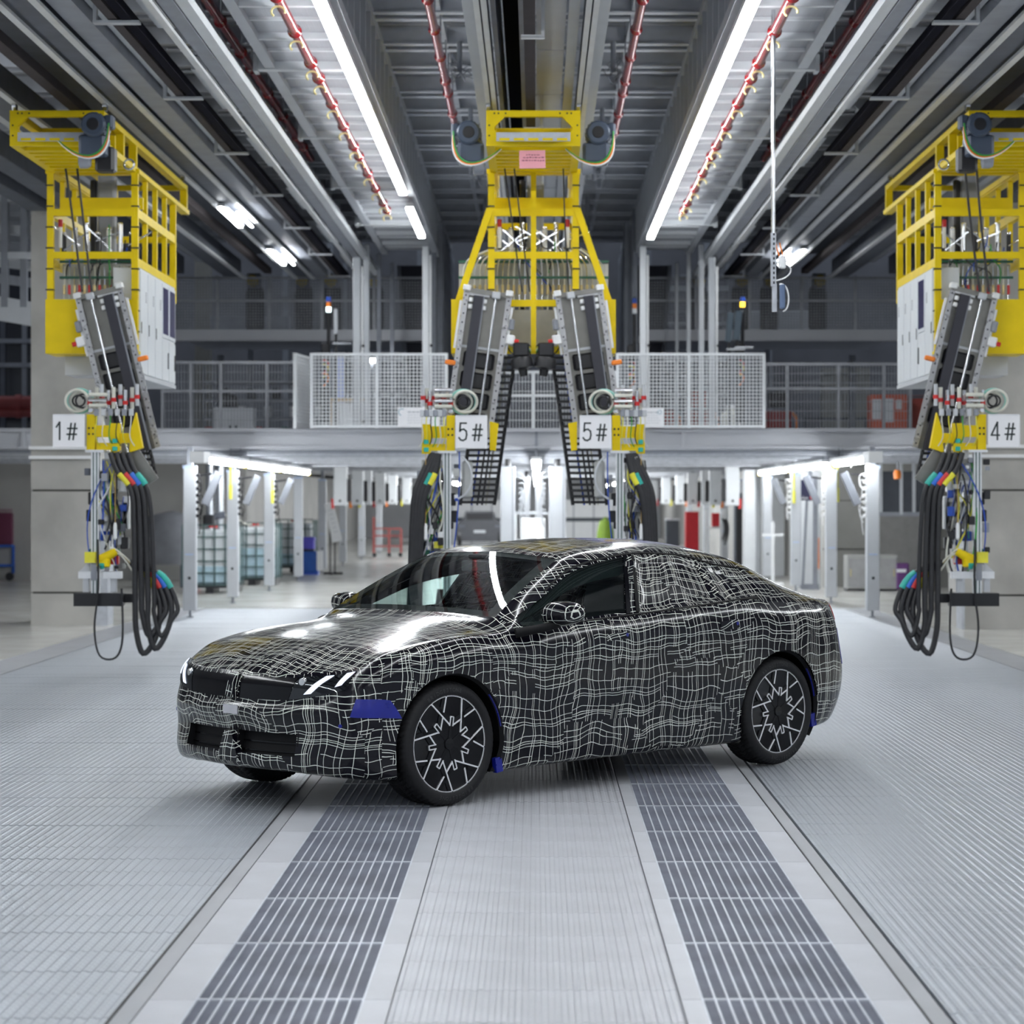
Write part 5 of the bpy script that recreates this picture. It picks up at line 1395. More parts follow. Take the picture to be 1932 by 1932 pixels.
        MB().tube(spline([P(.08, -1.1, -.06), P(.09, -1.6, -.09), P(.05, -2.0, -.08), P(.10, -2.28, -.06), P(.26, -2.30, -.05), P(.33, -2.1, -.05), P(.32, -1.6, -.05)], 5), .011, 6).build('loop_cable', black, root, 40)
    else:
        for q, (m_, dx) in enumerate(((band_y, 0), (teal, .05), (None, .02), (None, .06))):
            pts = spline([P(.12 + .02 * q, -.22, .02), P(.16 + .04 * q, -.42, .0), P(.25 + .035 * q, -.62, -.02), P(.29 + .03 * q, -.9, -.02), P(.31 + .03 * q, -1.5, -.02), P(.31 + .03 * q, -2.1, -.02), P(.20, -2.2, .02), P(.10, -1.6, .05)], 5)
            ho = MB().tube(pts, .034, 9).build('hose', hose_m, root, 50)
            if m_: MB().tube(pts[5:9], .0365, 9).build('colour_band', m_, ho, 50)
        MB().tube(bez(P(-.12, -.25, .0), P(-.25, -.35, -.05), P(-.27, -.6, -.05), P(-.08, -.68, .0), 10), .012, 6).build('grey_loop', steel_lt, ps, 40)
        MB().cbox(P(-.17, -.48, .10), (.11, .06, .38), .03).build('valve_plate', MATS['plate_grey'], ps)
        for q in range(8): MB().cbox(P(.0 + .04 * q - (.1 if q > 4 else 0), -.95 - .1 * (q % 4), .06), (.06, .06, .07), .01).build('device', (black, white, yel_w, blue_p)[q % 4], ps)
    return hd

def cabinet(root, s_, pattern):
    """switch cabinet hung on the inner side of the frame"""
    x0, x1 = s_ * .20, s_ * .475; z0, z1 = 3.06, 4.19; ya, yb = RB + .12, RB + 2.5
    cb = MB().span((x0, ya, z0), (x1, yb, z1)).build('switch_cabinet', cab_white, root)
    fx = lambda a, b: (s_ * a, s_ * b)
    n = 5; w = (yb - ya) / n
    for k in range(n):
        y = ya + w * k
        if pattern[k] == 'w':
            dr = MB().span((s_ * .474, y + .02, 3.56), (s_ * .486, y + w - .02, 4.16)).build('door', cab_white, cb)
            MB().span((s_ * .484, y + .06, 3.60), (s_ * .489, y + w - .06, 4.12)).build('window_pane', violet_glass, dr)
            d2 = MB().span((s_ * .474, y + .02, 3.08), (s_ * .486, y + w - .02, 3.53)).build('door', cab_white, cb)
            MB().span((s_ * .485, y + w - .09, 3.22), (s_ * .496, y + w - .07, 3.40)).build('handle', black, d2)
        else:
            dr = MB().span((s_ * .474, y + .02, 3.08), (s_ * .486, y + w - .02, 4.16)).build('door', cab_white, cb)
            MB().span((s_ * .485, y + .05, 3.5), (s_ * .492, y + .07, 3.62)).build('handle', black, dr)
            for q in range(6): MB().span((s_ * .485, y + w - .16, 3.95 - .02 * q), (s_ * .489, y + w - .08, 3.955 - .02 * q)).build('vent_slot', steel_dk, dr)
    for z in (3.02, ): MB().span((s_ * .16, ya, z), (s_ * .49, yb, z + .04)).build('base_frame', steel_lt, cb)
    MB().span((-s_ * .35, RB + .3, 3.08), (s_ * .15, RB + .34, 3.26)).build('mesh_box', steel_lt, root)
    MB().span((-s_ * .35, RB + .3, 3.06), (s_ * .15, RB + .9, 3.09)).build('mesh_box', steel_lt, root)

labels = {-1: 'yellow overhead handling robot with sign 1#, at the concrete column by the blue trolley', 1: 'yellow overhead handling robot with sign 4#, at the column by the grey sideboard'}
for s_ in (-1, 1):
    rb = thing('handling_robot', labels[s_], 'robot', (s_ * 4.68, 0, 0), group='overhead handling robots')
    carriage(rb, 22.5, 27.9, s_, (-s_,))
    gantry(rb, 26.9, False)
    cabinet(rb, -s_, 'sssww' if s_ < 0 else 'swsss')
    # camera head and eye below the motor
    MB().cbox((-s_ * .50, 22.4, 5.03), (.19, .2, .24), .03).build('camera_head', black, rb)
    MB().tube([(-s_ * (.66 + .05 * math.cos(a)), 22.75, 5.04 + .05 * math.sin(a)) for a in np.linspace(0, 2 * PI, 17)], .010, 6).build('lifting_ring', chrome, rb, 40)
    tl = math.radians(13.5) * -s_ * -1
    R = arm(rb, -s_ * .10, 3.90, -math.radians(13.5) * -s_, 1.72, s_)
    cx = [R @ Vector((s_ * .02, .14, -q)) for q in (.85, 1.3, 1.95)]
    chain(rb, *cx, w=.26)
    tool(rb, s_ * -.17 - s_ * .0 + (.26 * s_ if False else 0) + s_ * .02, 2.43, -s_, '1#' if s_ < 0 else '4#', 1.55, True)

rb = thing('handling_robot', 'yellow A-frame overhead robot with two slanted arms, each carrying a sign 5#', 'robot', (-.03, 0, 0), group='overhead handling robots')
carriage(rb, 22.5, 25.6, 0, (-1, 1))
gantry(rb, 25.6, True)
pk = MB().box((-.01, 22.55, 5.06), (.255, .004, .175), Matrix.Rotation(-.02, 3, 'Y')).build('pink_note', mat('pink_paper', (.80, .36, .40), .7, 0, .03), rb, label='pink paper note with three lines of handwriting')
for k, (a, b) in enumerate(((-.06, .05), (-.09, .09), (-.10, .10))):
    x = a
    while x < b:
        l_ = random.uniform(.012, .03); MB().box((x + l_ / 2 - .01, 22.547, 5.105 - .028 * k + random.uniform(-.002, .002)), (l_, .001, random.uniform(.006, .012))).build('pen_stroke', mat('faded_ink', (.30, .10, .14), .8), pk); x += l_ + .008
for s_ in (-1, 1):
    R = arm(rb, s_ * .475, 3.90, math.radians(8) * -s_, 1.50, -s_)
    c_ = [R @ Vector((-s_ * .19, .16, -q)) for q in (.62, 1.35, 2.22)]
    chain(rb, *c_, w=.36)
    tool(rb, s_ * .845 - .0, 2.42, s_, '5#', 1.6, False)
    hp = MB(); hp.lathe([(0, 0), (.10, 0), (.115, -.03), (.115, -.11), (.05, -.13), (.04, -.2), (0, -.2)], (s_ * .13, RB - .2, 3.22), (.15 * s_, 0, 1), 18); hp.cbox((s_ * .13, RB - .2, 3.30), (.17, .16, .14), .02)
    hp.build('docking_horn', black, rb, 40)
    for q in range(5):
        a = Vector((s_ * .28, RB - .1, 3.55 - .05 * q)); b = Vector((s_ * .03, RB - .16, 3.25 + .02 * q))
        MB().tube(bez(a, a + Vector((-s_ * .1, -.05, -.25)), b + Vector((s_ * .02, -.05, .1)), b, 10), .007, 5).build('signal_cable', (black, green_w, cream, yel_w, black)[q], rb, 40)
    MB().span((s_ * .30, RB + .2, 3.30), (s_ * .02, RB + .22, 3.75)).build('back_plate', MATS['panel_beige'], rb)
# ---------------------------------------------------------------- behind the robots: workstation aisle, deck equipment
for s_, who in ((-1, 'totes'), (1, 'sideboard')):
    for q, y in enumerate((34.1, 38.9, 44.2, 49.6, 55.2, 61, 67.5, 75)):
        lab = f'grey square aisle post on a thin foot, {("nearest", "second", "third", "fourth", "fifth", "sixth", "seventh", "farthest")[q]} in the row on the {who} side'
        p = thing('aisle_post', lab, 'post', (s_ * (5.12 if s_ < 0 else 4.97), y, 0), group='aisle posts')
        MB().cbox((0, 0, 1.17), (.19, .17, 2.14), .01).build('box_section', steel_lt, p)
        MB().span((-.10, -.09, 2.2), (.10, -.08, 2.24)).build('label_strip', mat('pale_blue_label', (.45, .55, .75), .5), p)
        MB().span((-.06, -.092, .92), (.06, -.086, .94)).build('label_strip', MATS['pale_blue_label'], p)
        MB().cyl((0, 0, 0), (0, 0, .1), .018, 8).build('foot_bolt', steel_md, p); MB().cyl((0, 0, 0), (0, 0, .012), .05, 10).build('foot_pad', steel_md, p)
        MB().span((-.02, -.088, .56), (.02, -.084, .60)).build('socket_hole', black, p)
        MB().span((-.04, -.04, 2.24), (.04, .04, 2.52)).build('head_bracket', steel_md, p)
        if q < 3:
            m = MB()
            for k in range(7):
                a = Vector((-s_ * .12, -.05, 2.1 - .1 * k)); m.tube(bez(a, a + Vector((-s_ * random.uniform(.04, .14), 0, random.uniform(.0, .12))), a + Vector((-s_ * random.uniform(.02, .12), 0, random.uniform(-.3, -.05))), a + Vector((-s_ * .02, 0, random.uniform(-.3, -.1))), 7), .007, 5); m.cbox(a, (.05, .06, .05), .01)
            m.build('cable_bunch', black if s_ < 0 else white, p, 40)
            tv = thing('tilted_screen', f'grey tilted slim screen hanging off the {("nearest", "second", "third")[q]} aisle post on the {who} side', 'screen', (s_ * (5.12 if s_ < 0 else 4.97) - s_ * .33, y - .05, 1.92), group='tilted screens on the aisle posts')
            R = Matrix.Rotation(-s_ * .42, 3, 'Y')
            MB().cbox((0, 0, -.02), (.12, .05, .52), .01, R).build('casing', steel_md, tv)
            MB().bar((0, 0, .2), (s_ * .28, .04, .16), .03, .03).build('arm', black, tv)
            if s_ > 0: MB().tube(bez((0, 0, .3), (.05, 0, .5), (.25, 0, .5), (.28, 0, .2), 10), .014, 6).build('cable', white, tv, 40)
for s_, runs in ((-1, ((33.3, 37.8), (38.3, 43.0), (43.6, 48.4))), (1, ((33.3, 37.0), (38.2, 43.6), (44, 49.4)))):
    X = -4.80 if s_ < 0 else 4.80
    for q, (a, b) in enumerate(runs):
        lp = thing('aisle_lamp', f'glowing tube lamp under the deck, {("first", "second", "third")[q]} along the {"totes" if s_ < 0 else "sideboard"} side aisle', 'lamp', (X, a, 2.31), group='tube lamps under the deck')
        MB().cyl((0, 0, 0), (0, b - a, 0), .042, 12).build('tube', lamp_m, lp, 40)
        MB().span((-.08, -.1, .045), (.08, b - a + .1, .09)).build('housing', white, lp)
        MB().cyl((0, b - a + .15, -.02), (0, b - a + .30, -.02), .04, 10).build('yellow_plug', yellow, lp, 40)
        for y in (max(.4, 36.2 - a), b - a - .4): MB().cyl((0, y, .09), (0, y, .515), .012, 6).build('drop_rod', steel_md, lp)
    MB().span((X - .1, 32.6, 2.26), (X + .1, 33.2, 2.42)).build('lamp_end_box', white, tag(empty('lamp_end', (0, 0, 0)), f'white beam end box of the aisle lamp row on the {"totes" if s_ < 0 else "sideboard"} side', 'box'))
    for q, (u, v0, v1, Y) in enumerate(((435, 873, 940, 38.0), (514, 888, 948, 43.0)) if s_ < 0 else ((1580, 875, 945, 38.9), (1498, 890, 948, 44))):
        st = thing('yellow_strap', f'yellow hanging pull strap at the {("nearer", "farther")[q]} lamp joint on the {"totes" if s_ < 0 else "sideboard"} side', 'strap', tuple(at(u, v1, Y)))
        h_ = (v1 - v0) * Y / F_PX
        MB().cbox((0, 0, h_ / 2), (.03, .02, h_), .004).build('webbing', mat('strap_yellow', (.75, .72, .08), .6), st); MB().cbox((0, 0, .1), (.055, .04, .24), .01).build('grip', MATS['strap_yellow'], st)
        MB().cyl((0, 0, h_), (0, 0, h_ + .1), .01, 6).bar((0, 0, h_ + .1), (X - st.location.x, 0, 2.37 - st.location.z), .02, .02).build('hook', steel_md, st)
    # hanging cabinets of the stations farther down
    for q, y in enumerate((50, 54.8, 57.5, 62.7, 68, 75.6, 84, 94)):
        hc = thing('utility_cabinet', f'white hanging utility cabinet, number {("one", "two", "three", "four", "five", "six", "seven", "eight")[q]} down the far aisle on the {"totes" if s_ < 0 else "sideboard"} side', 'cabinet', (s_ * 4.25, y, 0), group='hanging utility cabinets down the aisle')
        MB().cbox((0, 0, 2.05), (.30, .2, .86), .02).build('box', steel_wh, hc); MB().span((-.05, -.05, 2.48), (.05, .05, 2.825 if y < 60 else 2.699)).build('neck', steel_md, hc)
        MB().cbox((-s_ * .2, -.02, 1.95), (.10, .12, .5), .02).build('cable_bunch', black, hc); MB().cyl((0, -.11, 1.72), (0, -.10, 1.72), .03, 10).build('port', black, hc)
        MB().cbox((s_ * .16, -.06, 1.66), (.07, .06, .22), .01).build('tag', (red_p, orange_p, band_y)[q % 3], hc)
    for q, y in enumerate((64, 72, 84, 98)):
        tb = thing('far_lamp', f'far glowing aisle tube on the {"totes" if s_ < 0 else "sideboard"} side, {("first", "second", "third", "fourth")[q]} past the near lamps', 'lamp', (s_ * 3.0, y, 2.36), group='far aisle tubes')
        MB().cyl((0, 0, 0), (0, 5, 0), .05, 10).build('tube', lamp_m, tb, 40); MB().span((-.08, 0, .05), (.08, 5, .1)).build('housing', white, tb)
        MB().span((-.02, 1, .1), (.02, 1.05, .339)).build('drop_rod', steel_md, tb)
for q, (a, b) in enumerate(((35.5, 47), (50, 66), (70, 88))):
    lp = thing('aisle_lamp', f'{("nearest", "middle", "farthest")[q]} glowing tube over the centre line below the deck', 'lamp', (.0, a, 2.30), group='tube lamps under the deck')
    MB().cyl((0, 0, 0), (0, b - a, 0), .05, 12).build('tube', lamp_m, lp, 40); MB().span((-.08, 0, .05), (.08, b - a, .10)).build('housing', white, lp)
    for y in (.5, b - a - .5): MB().span((-.02, y, .1), (.02, y + .04, .525 if a + y < 60 else .399)).build('drop_rod', steel_md, lp)
# pair of large white posts seen between the arms, and slimmer ones behind
for u0, u1, Y, lab in ((944, 972, 40, 'broad white post between the two 5# arms, nearer the broken lamp row'), (1036, 1068, 40, 'broad white post between the two 5# arms, nearer the unbroken lamp'),
                     (988, 1000, 58, 'slim pale post far behind the gap, nearer the broken lamp row'), (1010, 1021, 58, 'slim pale post far behind the gap, nearer the unbroken lamp')):
    p = thing('station_post', lab, 'post', (wx((u0 + u1) / 2, Y), Y, 0)); w_ = (u1 - u0) * Y / F_PX
    MB().cbox((0, 0, 1.16), (w_, w_ * .8, 2.32), .015).build('box_section', steel_lt, p)
    MB().span((w_ * .3, -w_ * .42, 0), (w_ * .36, -w_ * .4, 2.3)).build('cover_seam', steel_md, p)
    MB().cyl((0, 0, 2.3), (0, 0, 2.55), .05, 8).build('head_bracket', black, p); MB().cyl((0, -w_ * .45, .95), (0, -w_ * .4, .95), .03, 10).build('bolt', steel_md, p)
    if Y == 40:
        m = MB(); d = 1 if u0 < 1000 else -1
        for k in range(8): a = Vector((d * (w_ * .6 + .03), -.05, 2.2 - .09 * k)); m.tube(bez(a, a + Vector((d * random.uniform(.05, .2), 0, random.uniform(0, .1))), a + Vector((d * random.uniform(.02, .2), 0, random.uniform(-.4, -.1))), a + Vector((d * .02, 0, random.uniform(-.4, -.1))), 7), .009, 5)
        m.build('cable_bunch', steel_lt, p, 40)
fr = thing('test_rig', 'pale rolling test frame standing between the two broad white posts', 'frame', (wx(1005, 46), 46, 0))
for x in (-.35, .35): MB().span((x - .03, -.03, .1), (x + .03, .03, 1.5)).build('upright', white, fr)
for z in (.5, .9, 1.45): MB().span((-.35, -.03, z), (.35, .03, z + .06)).build('shelf_bar', steel_lt, fr)
MB().cbox((.0, 0, 1.15), (.5, .25, .45), .02).build('device', white, fr); MB().span((-.4, -.3, .06), (.4, .3, .12)).build('base', steel_md, fr)
for x in (-.35, .35): MB().cyl((x, -.25, .06), (x, -.2, .06), .06, 12).build('castor', black, fr, 40)
ml = MB().lathe([(0, 0), (.05, .005), (.06, .03)], (-.42, -.1, 1.32), (0, 1, 0), 12); ml.build('status_light', emit('cyan_glow', (.35, .9, 1.0), 3), fr)

# liquid totes
def tote(u, Y, v_b, label, level, wd=1.0):
    t_ = thing('liquid_tote', label, 'tote', (wx(u, Y), Y, 0), group='liquid totes')
    h_ = 1.12; w_ = wd
    MB().cbox((0, 0, .14 + h_ / 2 * .95), (w_ - .06, .95, h_ * .95 - .05), .06).build('tank', mat('tote_plastic', (.66, .70, .72), .4, 0, .04), t_)
    MB().cbox((0, 0, .17 + level / 2), (w_ - .045, .965, level), .06).build('liquid', mat('tote_liquid', (.42, .58, .66), .3), t_)
    for k in range(6): x = -w_ / 2 + w_ * k / 5; MB().span((x - .012, -.52, .14), (x + .012, -.496, .14 + h_)).build('cage_bar', mat('cage_steel', (.07, .12, .12), .5, .3), t_)
    for k in range(6): z = .15 + h_ * k / 5; MB().span((-w_ / 2, -.525, z - .012), (w_ / 2, -.50, z + .012)).build('cage_bar', MATS['cage_steel'], t_)
    for sx in (-1, 1):
        for k in range(4): y = -.5 + k / 3; MB().span((sx * w_ / 2 - .012, y - .012, .14), (sx * w_ / 2 + .012, y + .012, .14 + h_)).build('cage_bar', MATS['cage_steel'], t_)
    pl = MB().span((-w_ / 2, -.5, .10), (w_ / 2, .5, .14)).build('pallet', black, t_)
    for x in (-w_ / 2 + .08, 0, w_ / 2 - .08): MB().span((x - .07, -.5, 0), (x + .07, .5, .1)).build('pallet_foot', black, pl)
    MB().lathe([(.09, 0), (.09, .04), (.0, .045)], (0, 0, .14 + h_ * .96), (0, 0, 1), 16).build('lid', red_p, t_, 40)
    return t_
t1 = tote(402, 43.4, 1118, 'white liquid tote with dark cage behind the first two aisle posts', .36)
tote(480, 47.5, 1100, 'tote with teal liquid behind the third aisle post', .62).children[1].active_material = mat('teal_liquid', (.10, .33, .36), .3)
tt = tote(556, 56.0, 1083, 'pale tote behind the blue bins', .3)
pm = thing('pump_unit', 'small black pump lying on the first tote', 'pump', (wx(395, 43.4), 43.4, 1.262))
MB().cbox((0, 0, .10), (.22, .2, .2), .04).build('body', black, pm); MB().lathe([(0, 0), (.07, 0), (.07, .2), (0, .2)], (.1, 0, .16), (1, 0, .2), 12).build('barrel', steel_dk, pm, 40); MB().tube(bez((.2, 0, .16), (.5, 0, .3), (.6, 0, -.05), (.8, 0, .02), 10), .016, 6).build('hose', cream, pm, 40)
# blue bins and boards
bb = thing('parts_bin', 'blue parts bin with a white side panel on the aisle floor', 'bin', (wx(582, 54), 54, 0))
MB().cbox((0, 0, .30), (.48, .5, .48), .03).build('body', mat('bin_blue', (.012, .08, .36), .45), bb); MB().span((.22, -.27, .1), (.36, -.2, .55)).build('side_panel', white, bb); MB().span((-.24, -.25, 0), (.24, .25, .06)).build('base', blue_p, bb)
b2 = thing('parts_bin', 'small violet-blue crate on the blue parts bin', 'crate', (wx(578, 54), 54, .545))
MB().cbox((0, 0, .17), (.40, .4, .32), .03).build('body', mat('crate_violet', (.07, .06, .42), .45), b2); MB().span((-.21, -.21, .26), (.21, .21, .30)).build('rim', MATS['crate_violet'], b2)
MB().span((-.2, -.205, .0), (.2, .2, .05)).build('tray', black, b2)
fb = thing('flip_chart', 'white tilted notice board on a black stand near the blue bins', 'board', (wx(627, 54), 54, 0))
MB().box((.02, -.05, 1.22), (.22, .03, .92), Matrix.Rotation(-.22, 3, 'Y')).build('board', white, fb)
for x in (-.05, .06): MB().span((x - .015, 0, .05), (x + .015, .03, 1.2)).build('upright', black, fb)
MB().span((-.2, -.03, 0), (.24, .03, .05)).span((-.03, -.3, 0), (.03, .3, .05)).build('foot', black, fb)
for k in range(6): MB().box((-.06 + .03 * k, -.07, 1.5 - .10 * k), (.10, .004, .015), Matrix.Rotation(-.22, 3, 'Y')).build('printed_line', steel_lt, fb)
# red trolley, draped car, ducts
tr = thing('red_trolley', 'red open-frame trolley far down the aisle', 'trolley', (wx(731, 71), 71, 0))
for x, h_ in ((-.42, 1.22), (.05, .85), (.42, .85)): MB().span((x - .035, -.035, .12), (x + .035, .035, h_)).build('upright', mat('trolley_red', (.42, .10, .09), .5), tr)
for z in (.30, .62, .84): MB().span((-.42, -.03, z), (.42, .03, z + .05)).build('rail', MATS['trolley_red'], tr)
for x in (-.4, .05, .4): MB().cyl((x, -.05, .06), (x, .0, .06), .06, 12).build('castor', black, tr, 40)
dc = thing('draped_machine', 'machine under a dark grey dust cloth behind the first aisle post', 'machine', (wx(315, 46), 46, 0))
vs = []; n1, n2 = 22, 10
for a in range(n2 + 1):
    for k in range(n1):
        ph = 2 * PI * k / n1; t_ = a / n2; r_ = (1 - .0 * t_) * (math.sin(min(1, t_ * 1.5) * PI / 2)) * (1 + .05 * math.sin(5 * ph) * t_)
        vs.append((.62 * r_ * math.cos(ph) + .12 * (1 - t_), .5 * r_ * math.sin(ph), 1.52 - .28 * t_ - (0 if t_ < .4 else (t_ - .4) * 1.3)))
MB().add(vs, [(a * n1 + k, a * n1 + (k + 1) % n1, (a + 1) * n1 + (k + 1) % n1, (a + 1) * n1 + k) for a in range(n2) for k in range(n1)]).build('dust_cloth', mat('dust_cloth', (.14, .145, .16), .85, 0, .12, 6), dc, 60)
for x in (-.35, .35): MB().span((x - .04, -.3, 0), (x + .04, .3, .6)).build('leg', steel_dk, dc)
MB().span((.42, -.2, .02), (.62, .2, .55)).build('red_base', red_p, dc)
for q, (u, lab) in enumerate(((396, 'ribbed silver duct nearer the first aisle post'), (414, 'ribbed silver duct nearer the second aisle post'))):
    d_ = thing('air_duct', lab, 'duct', (wx(u, 49), 49, 0), group='silver ducts')
    pr = []
    for k in range(44): z = .5 + 2.05 * k / 43; pr.append((.085 + (.010 if k % 2 else 0), z))
    MB().lathe([(0, .5)] + pr + [(0, 2.55)], (0, 0, 0), (0, 0, 1), 14).build('bellows', mat('duct_silver', (.55, .58, .62), .3, .7), d_, 60); MB().span((-.12, -.1, 0), (.12, .1, .5)).build('base_box', steel_md, d_)
# sideboard side
sb = thing('sideboard', 'low grey sideboard with sliding doors against the concrete wall', 'cabinet', (wx(1645, 44), 44, 0))
w_ = 95 * 44 / F_PX / 2
MB().cbox((0, .2, .36), (2 * w_, .5, .64), .01).build('body', mat('sideboard_grey', (.36, .36, .35), .5), sb)
for sx in (-1, 1): d_ = MB().span((sx * w_ * .96, -.065, .08), (sx * .01, -.05, .62)).build('door', mat('sideboard_door', (.30, .30, .30), .55), sb); MB().span((sx * w_ * .88, -.075, .28), (sx * w_ * .84, -.064, .42)).build('handle', gold, d_)
MB().span((-w_, -.04, 0), (w_, .4, .05)).build('plinth', black, sb); MB().span((-w_ - .0, -.06, .64), (w_, .45, .68)).build('top', MATS['sideboard_grey'], sb)
pb = thing('purple_crate', 'purple crate beside the grey sideboard', 'crate', (wx(1702, 44), 44.1, 0)); MB().cbox((0, 0, .28), (.24, .4, .5), .02).build('body', mat('crate_purple', (.10, .03, .14), .5), pb); MB().span((-.12, -.22, .36), (.06, -.2, .42)).build('label_strip', white, pb)
rc = thing('red_cabinet', 'tall red cabinet far down the sideboard side aisle', 'cabinet', (wx(1305, 62), 62, 0)); MB().cbox((0, 0, .72), (.36, .4, 1.42), .02).build('body', mat('cabinet_red', (.48, .012, .02), .5), rc); MB().span((-.16, -.215, .06), (.16, -.20, 1.38)).build('door', MATS['cabinet_red'], rc)
dc2 = thing('dark_cabinet', 'dark slate cabinet beside the tall red cabinet', 'cabinet', (wx(1268, 64), 64, 0)); MB().cbox((0, 0, .6), (.36, .4, 1.16), .02).build('body', mat('slate', (.05, .06, .075), .5), dc2); MB().cbox((0, 0, 1.2), (.4, .42, .05), .01).build('top', steel_lt, dc2)
rm = thing('red_machine', 'small red control box with black cables on a white stand', 'machine', (wx(1350, 56), 56, 0)); MB().cbox((0, 0, 1.26), (.19, .2, .33), .02).build('box', MATS['cabinet_red'], rm); MB().span((-.25, -.03, 1.05), (.16, .03, 1.1)).span((.1, -.03, 0), (.16, .03, 1.1)).span((-.25, -.03, 0), (-.2, .03, 1.5)).build('stand', white, rm); MB().cbox((.22, 0, 1.4), (.12, .12, .26), .02).build('bottle', white, rm)
m = MB()
for k in range(6): a = Vector((.14 + .02 * k, -.05, 1.3)); m.tube(bez(a, a + Vector((.1, 0, -.1)), a + Vector((.1, 0, -.4)), a + Vector((0, 0, -.5 - .03 * k)), 8), .012, 5)
m.build('cable_bunch', black, rm, 40)
for q, (u0, u1, Y, zt, lab) in enumerate(((1402, 1424, 50, 2.4, 'broad white locker block beside the white cross stand'), (1424, 1434, 51, 2.4, 'narrow grey locker strip behind the broad white locker'), (1385, 1402, 54, 1.9, 'dark equipment shelf beside the broad white locker'), (1438, 1478, 53, 2.35, 'pale wall panel behind the white cross stand'), (1500, 1548, 45.5, 2.3, 'pale partition behind the navy screen'))):
    l_ = thing('locker', lab, 'locker', (wx((u0 + u1) / 2, Y), Y, 0)); w_ = (u1 - u0) * Y / F_PX
    MB().cbox((0, 0, zt / 2), (w_, .4 if q != 4 else .1, zt), .015).build('body', (steel_wh, steel_lt, steel_dk, steel_wh, steel_wh)[q], l_)
    MB().span((-w_ * .3, -.205 if q != 4 else -.055, .1), (w_ * .3, -.20 if q != 4 else -.05, zt - .1)).build('door', (steel_wh, steel_lt, black, steel_wh, steel_wh)[q], l_)
cs = thing('cross_stand', 'white cross-shaped floor stand beside the third aisle post', 'stand', (wx(1458, 47), 47, 0)); MB().span((-.03, -.03, .05), (.03, .03, 1.3)).build('pole', white, cs); MB().span((-.22, -.02, 1.0), (.22, .02, 1.05)).build('cross_arm', white, cs); MB().span((-.2, -.2, 0), (.2, .2, .05)).build('base', white, cs)
nv = thing('navy_screen', 'navy screen with red and white lettering hung above a grey slotted post', 'screen', (wx(1517, 44.6), 44.6, 0))
MB().cbox((0, 0, 1.93), (.30, .06, .40), .01).build('panel', mat('navy_panel', (.02, .02, .06), .4), nv); lettering('plus', .09, white, nv, (0, -.034, 1.78))
for x in (-.13, .13): MB().span((x - .02, -.034, 1.75), (x + .02, -.031, 1.82)).build('red_dot', red_p, nv)
MB().span((.08, 0, 1.72), (.16, .04, 2.825)).build('drop_bracket', steel_md, nv)
sp = thing('slotted_post', 'grey U-shaped slotted post with orange chain by the navy screen', 'post', (wx(1532, 44.9), 44.9, 0))
MB().span((.02, 0, .05), (.11, .06, 2.2)).build('channel', steel_md, sp); MB().bar((-.18, 0, .1), (-.10, 0, 1.75), .05, .05).build('channel', steel_md, sp); MB().span((-.22, -.05, 0), (.13, .12, .1)).build('base', steel_md, sp); MB().cyl((.13, 0, .4), (.13, 0, 1.0), .012, 6).build('chain', orange_p, sp)
# red light and glass frames behind column side
rl = thing('red_beacon', 'red beacon hanging under the deck near the glazed booth', 'beacon', (wx(1693, 42), 42, 2.12)); MB().lathe([(0, 0), (.06, 0), (.07, .1), (.05, .16), (0, .17)], (0, 0, 0), (0, 0, 1), 14).build('dome', orange_p, rl, 40); MB().cyl((0, 0, .16), (0, 0, .705), .015, 8).build('rod', steel_md, rl)
gf = thing('glass_booth', 'dark glazed booth with grey mullions under the deck by the red beacon', 'booth', (wx(1708, 45), 45.2, 0))
MB().span((-.45, 0, 1.5), (.45, .05, 2.3)).build('glass', mat('booth_glass', (.05, .055, .065), .15), gf)
for x in (-.45, -.05, .2, .45): MB().span((x - .03, -.03, 1.45), (x + .03, .08, 2.5)).build('mullion', steel_lt, gf)
MB().span((-.48, -.03, 1.42), (.48, .08, 1.5)).build('sill_bar', steel_md, gf); MB().span((-.45, 0, 0), (.45, .05, 1.42)).build('lower_panel', mat('booth_panel', (.20, .195, .19), .6), gf)
# far vehicle
fv = thing('parked_car', 'small dark car parked far down the aisle behind the 5# arm', 'car', (wx(905, 88), 88, 0))
vs = []
sec = [(-.9, .18), (-.92, .55), (-.88, .85), (-.62, 1.05), (-.55, 1.32), (.55, 1.32), (.62, 1.05), (.88, .85), (.92, .55), (.9, .18)]
for y, sc_ in ((0, .93), (.15, 1), (1.6, 1.0)): vs += [(a * sc_, y, b * (1 if y else .96)) for a, b in sec]
n = len(sec); MB().add(vs, [tuple(range(n - 1, -1, -1))] + [(k * n + i, k * n + (i + 1) % n, (k + 1) * n + (i + 1) % n, (k + 1) * n + i) for k in range(2) for i in range(n)]).build('body', mat('far_car_grey', (.06, .062, .07), .3), fv, 40)
MB().span((-.5, -.01, 1.0), (.5, .0, 1.25)).build('rear_glass', gloss if False else black, fv); MB().span((-.22, -.02, .5), (.22, -.01, .6)).build('number_plate', steel_lt, fv)
for x in (-.7, .7): MB().cbox((x, -.01, .75), (.25, .03, .1), .01).build('tail_light', steel_dk, fv); MB().cyl((x, .2, .3), (x * 1.2, .2, .3), .3, 16).build('wheel', black, fv, 40)
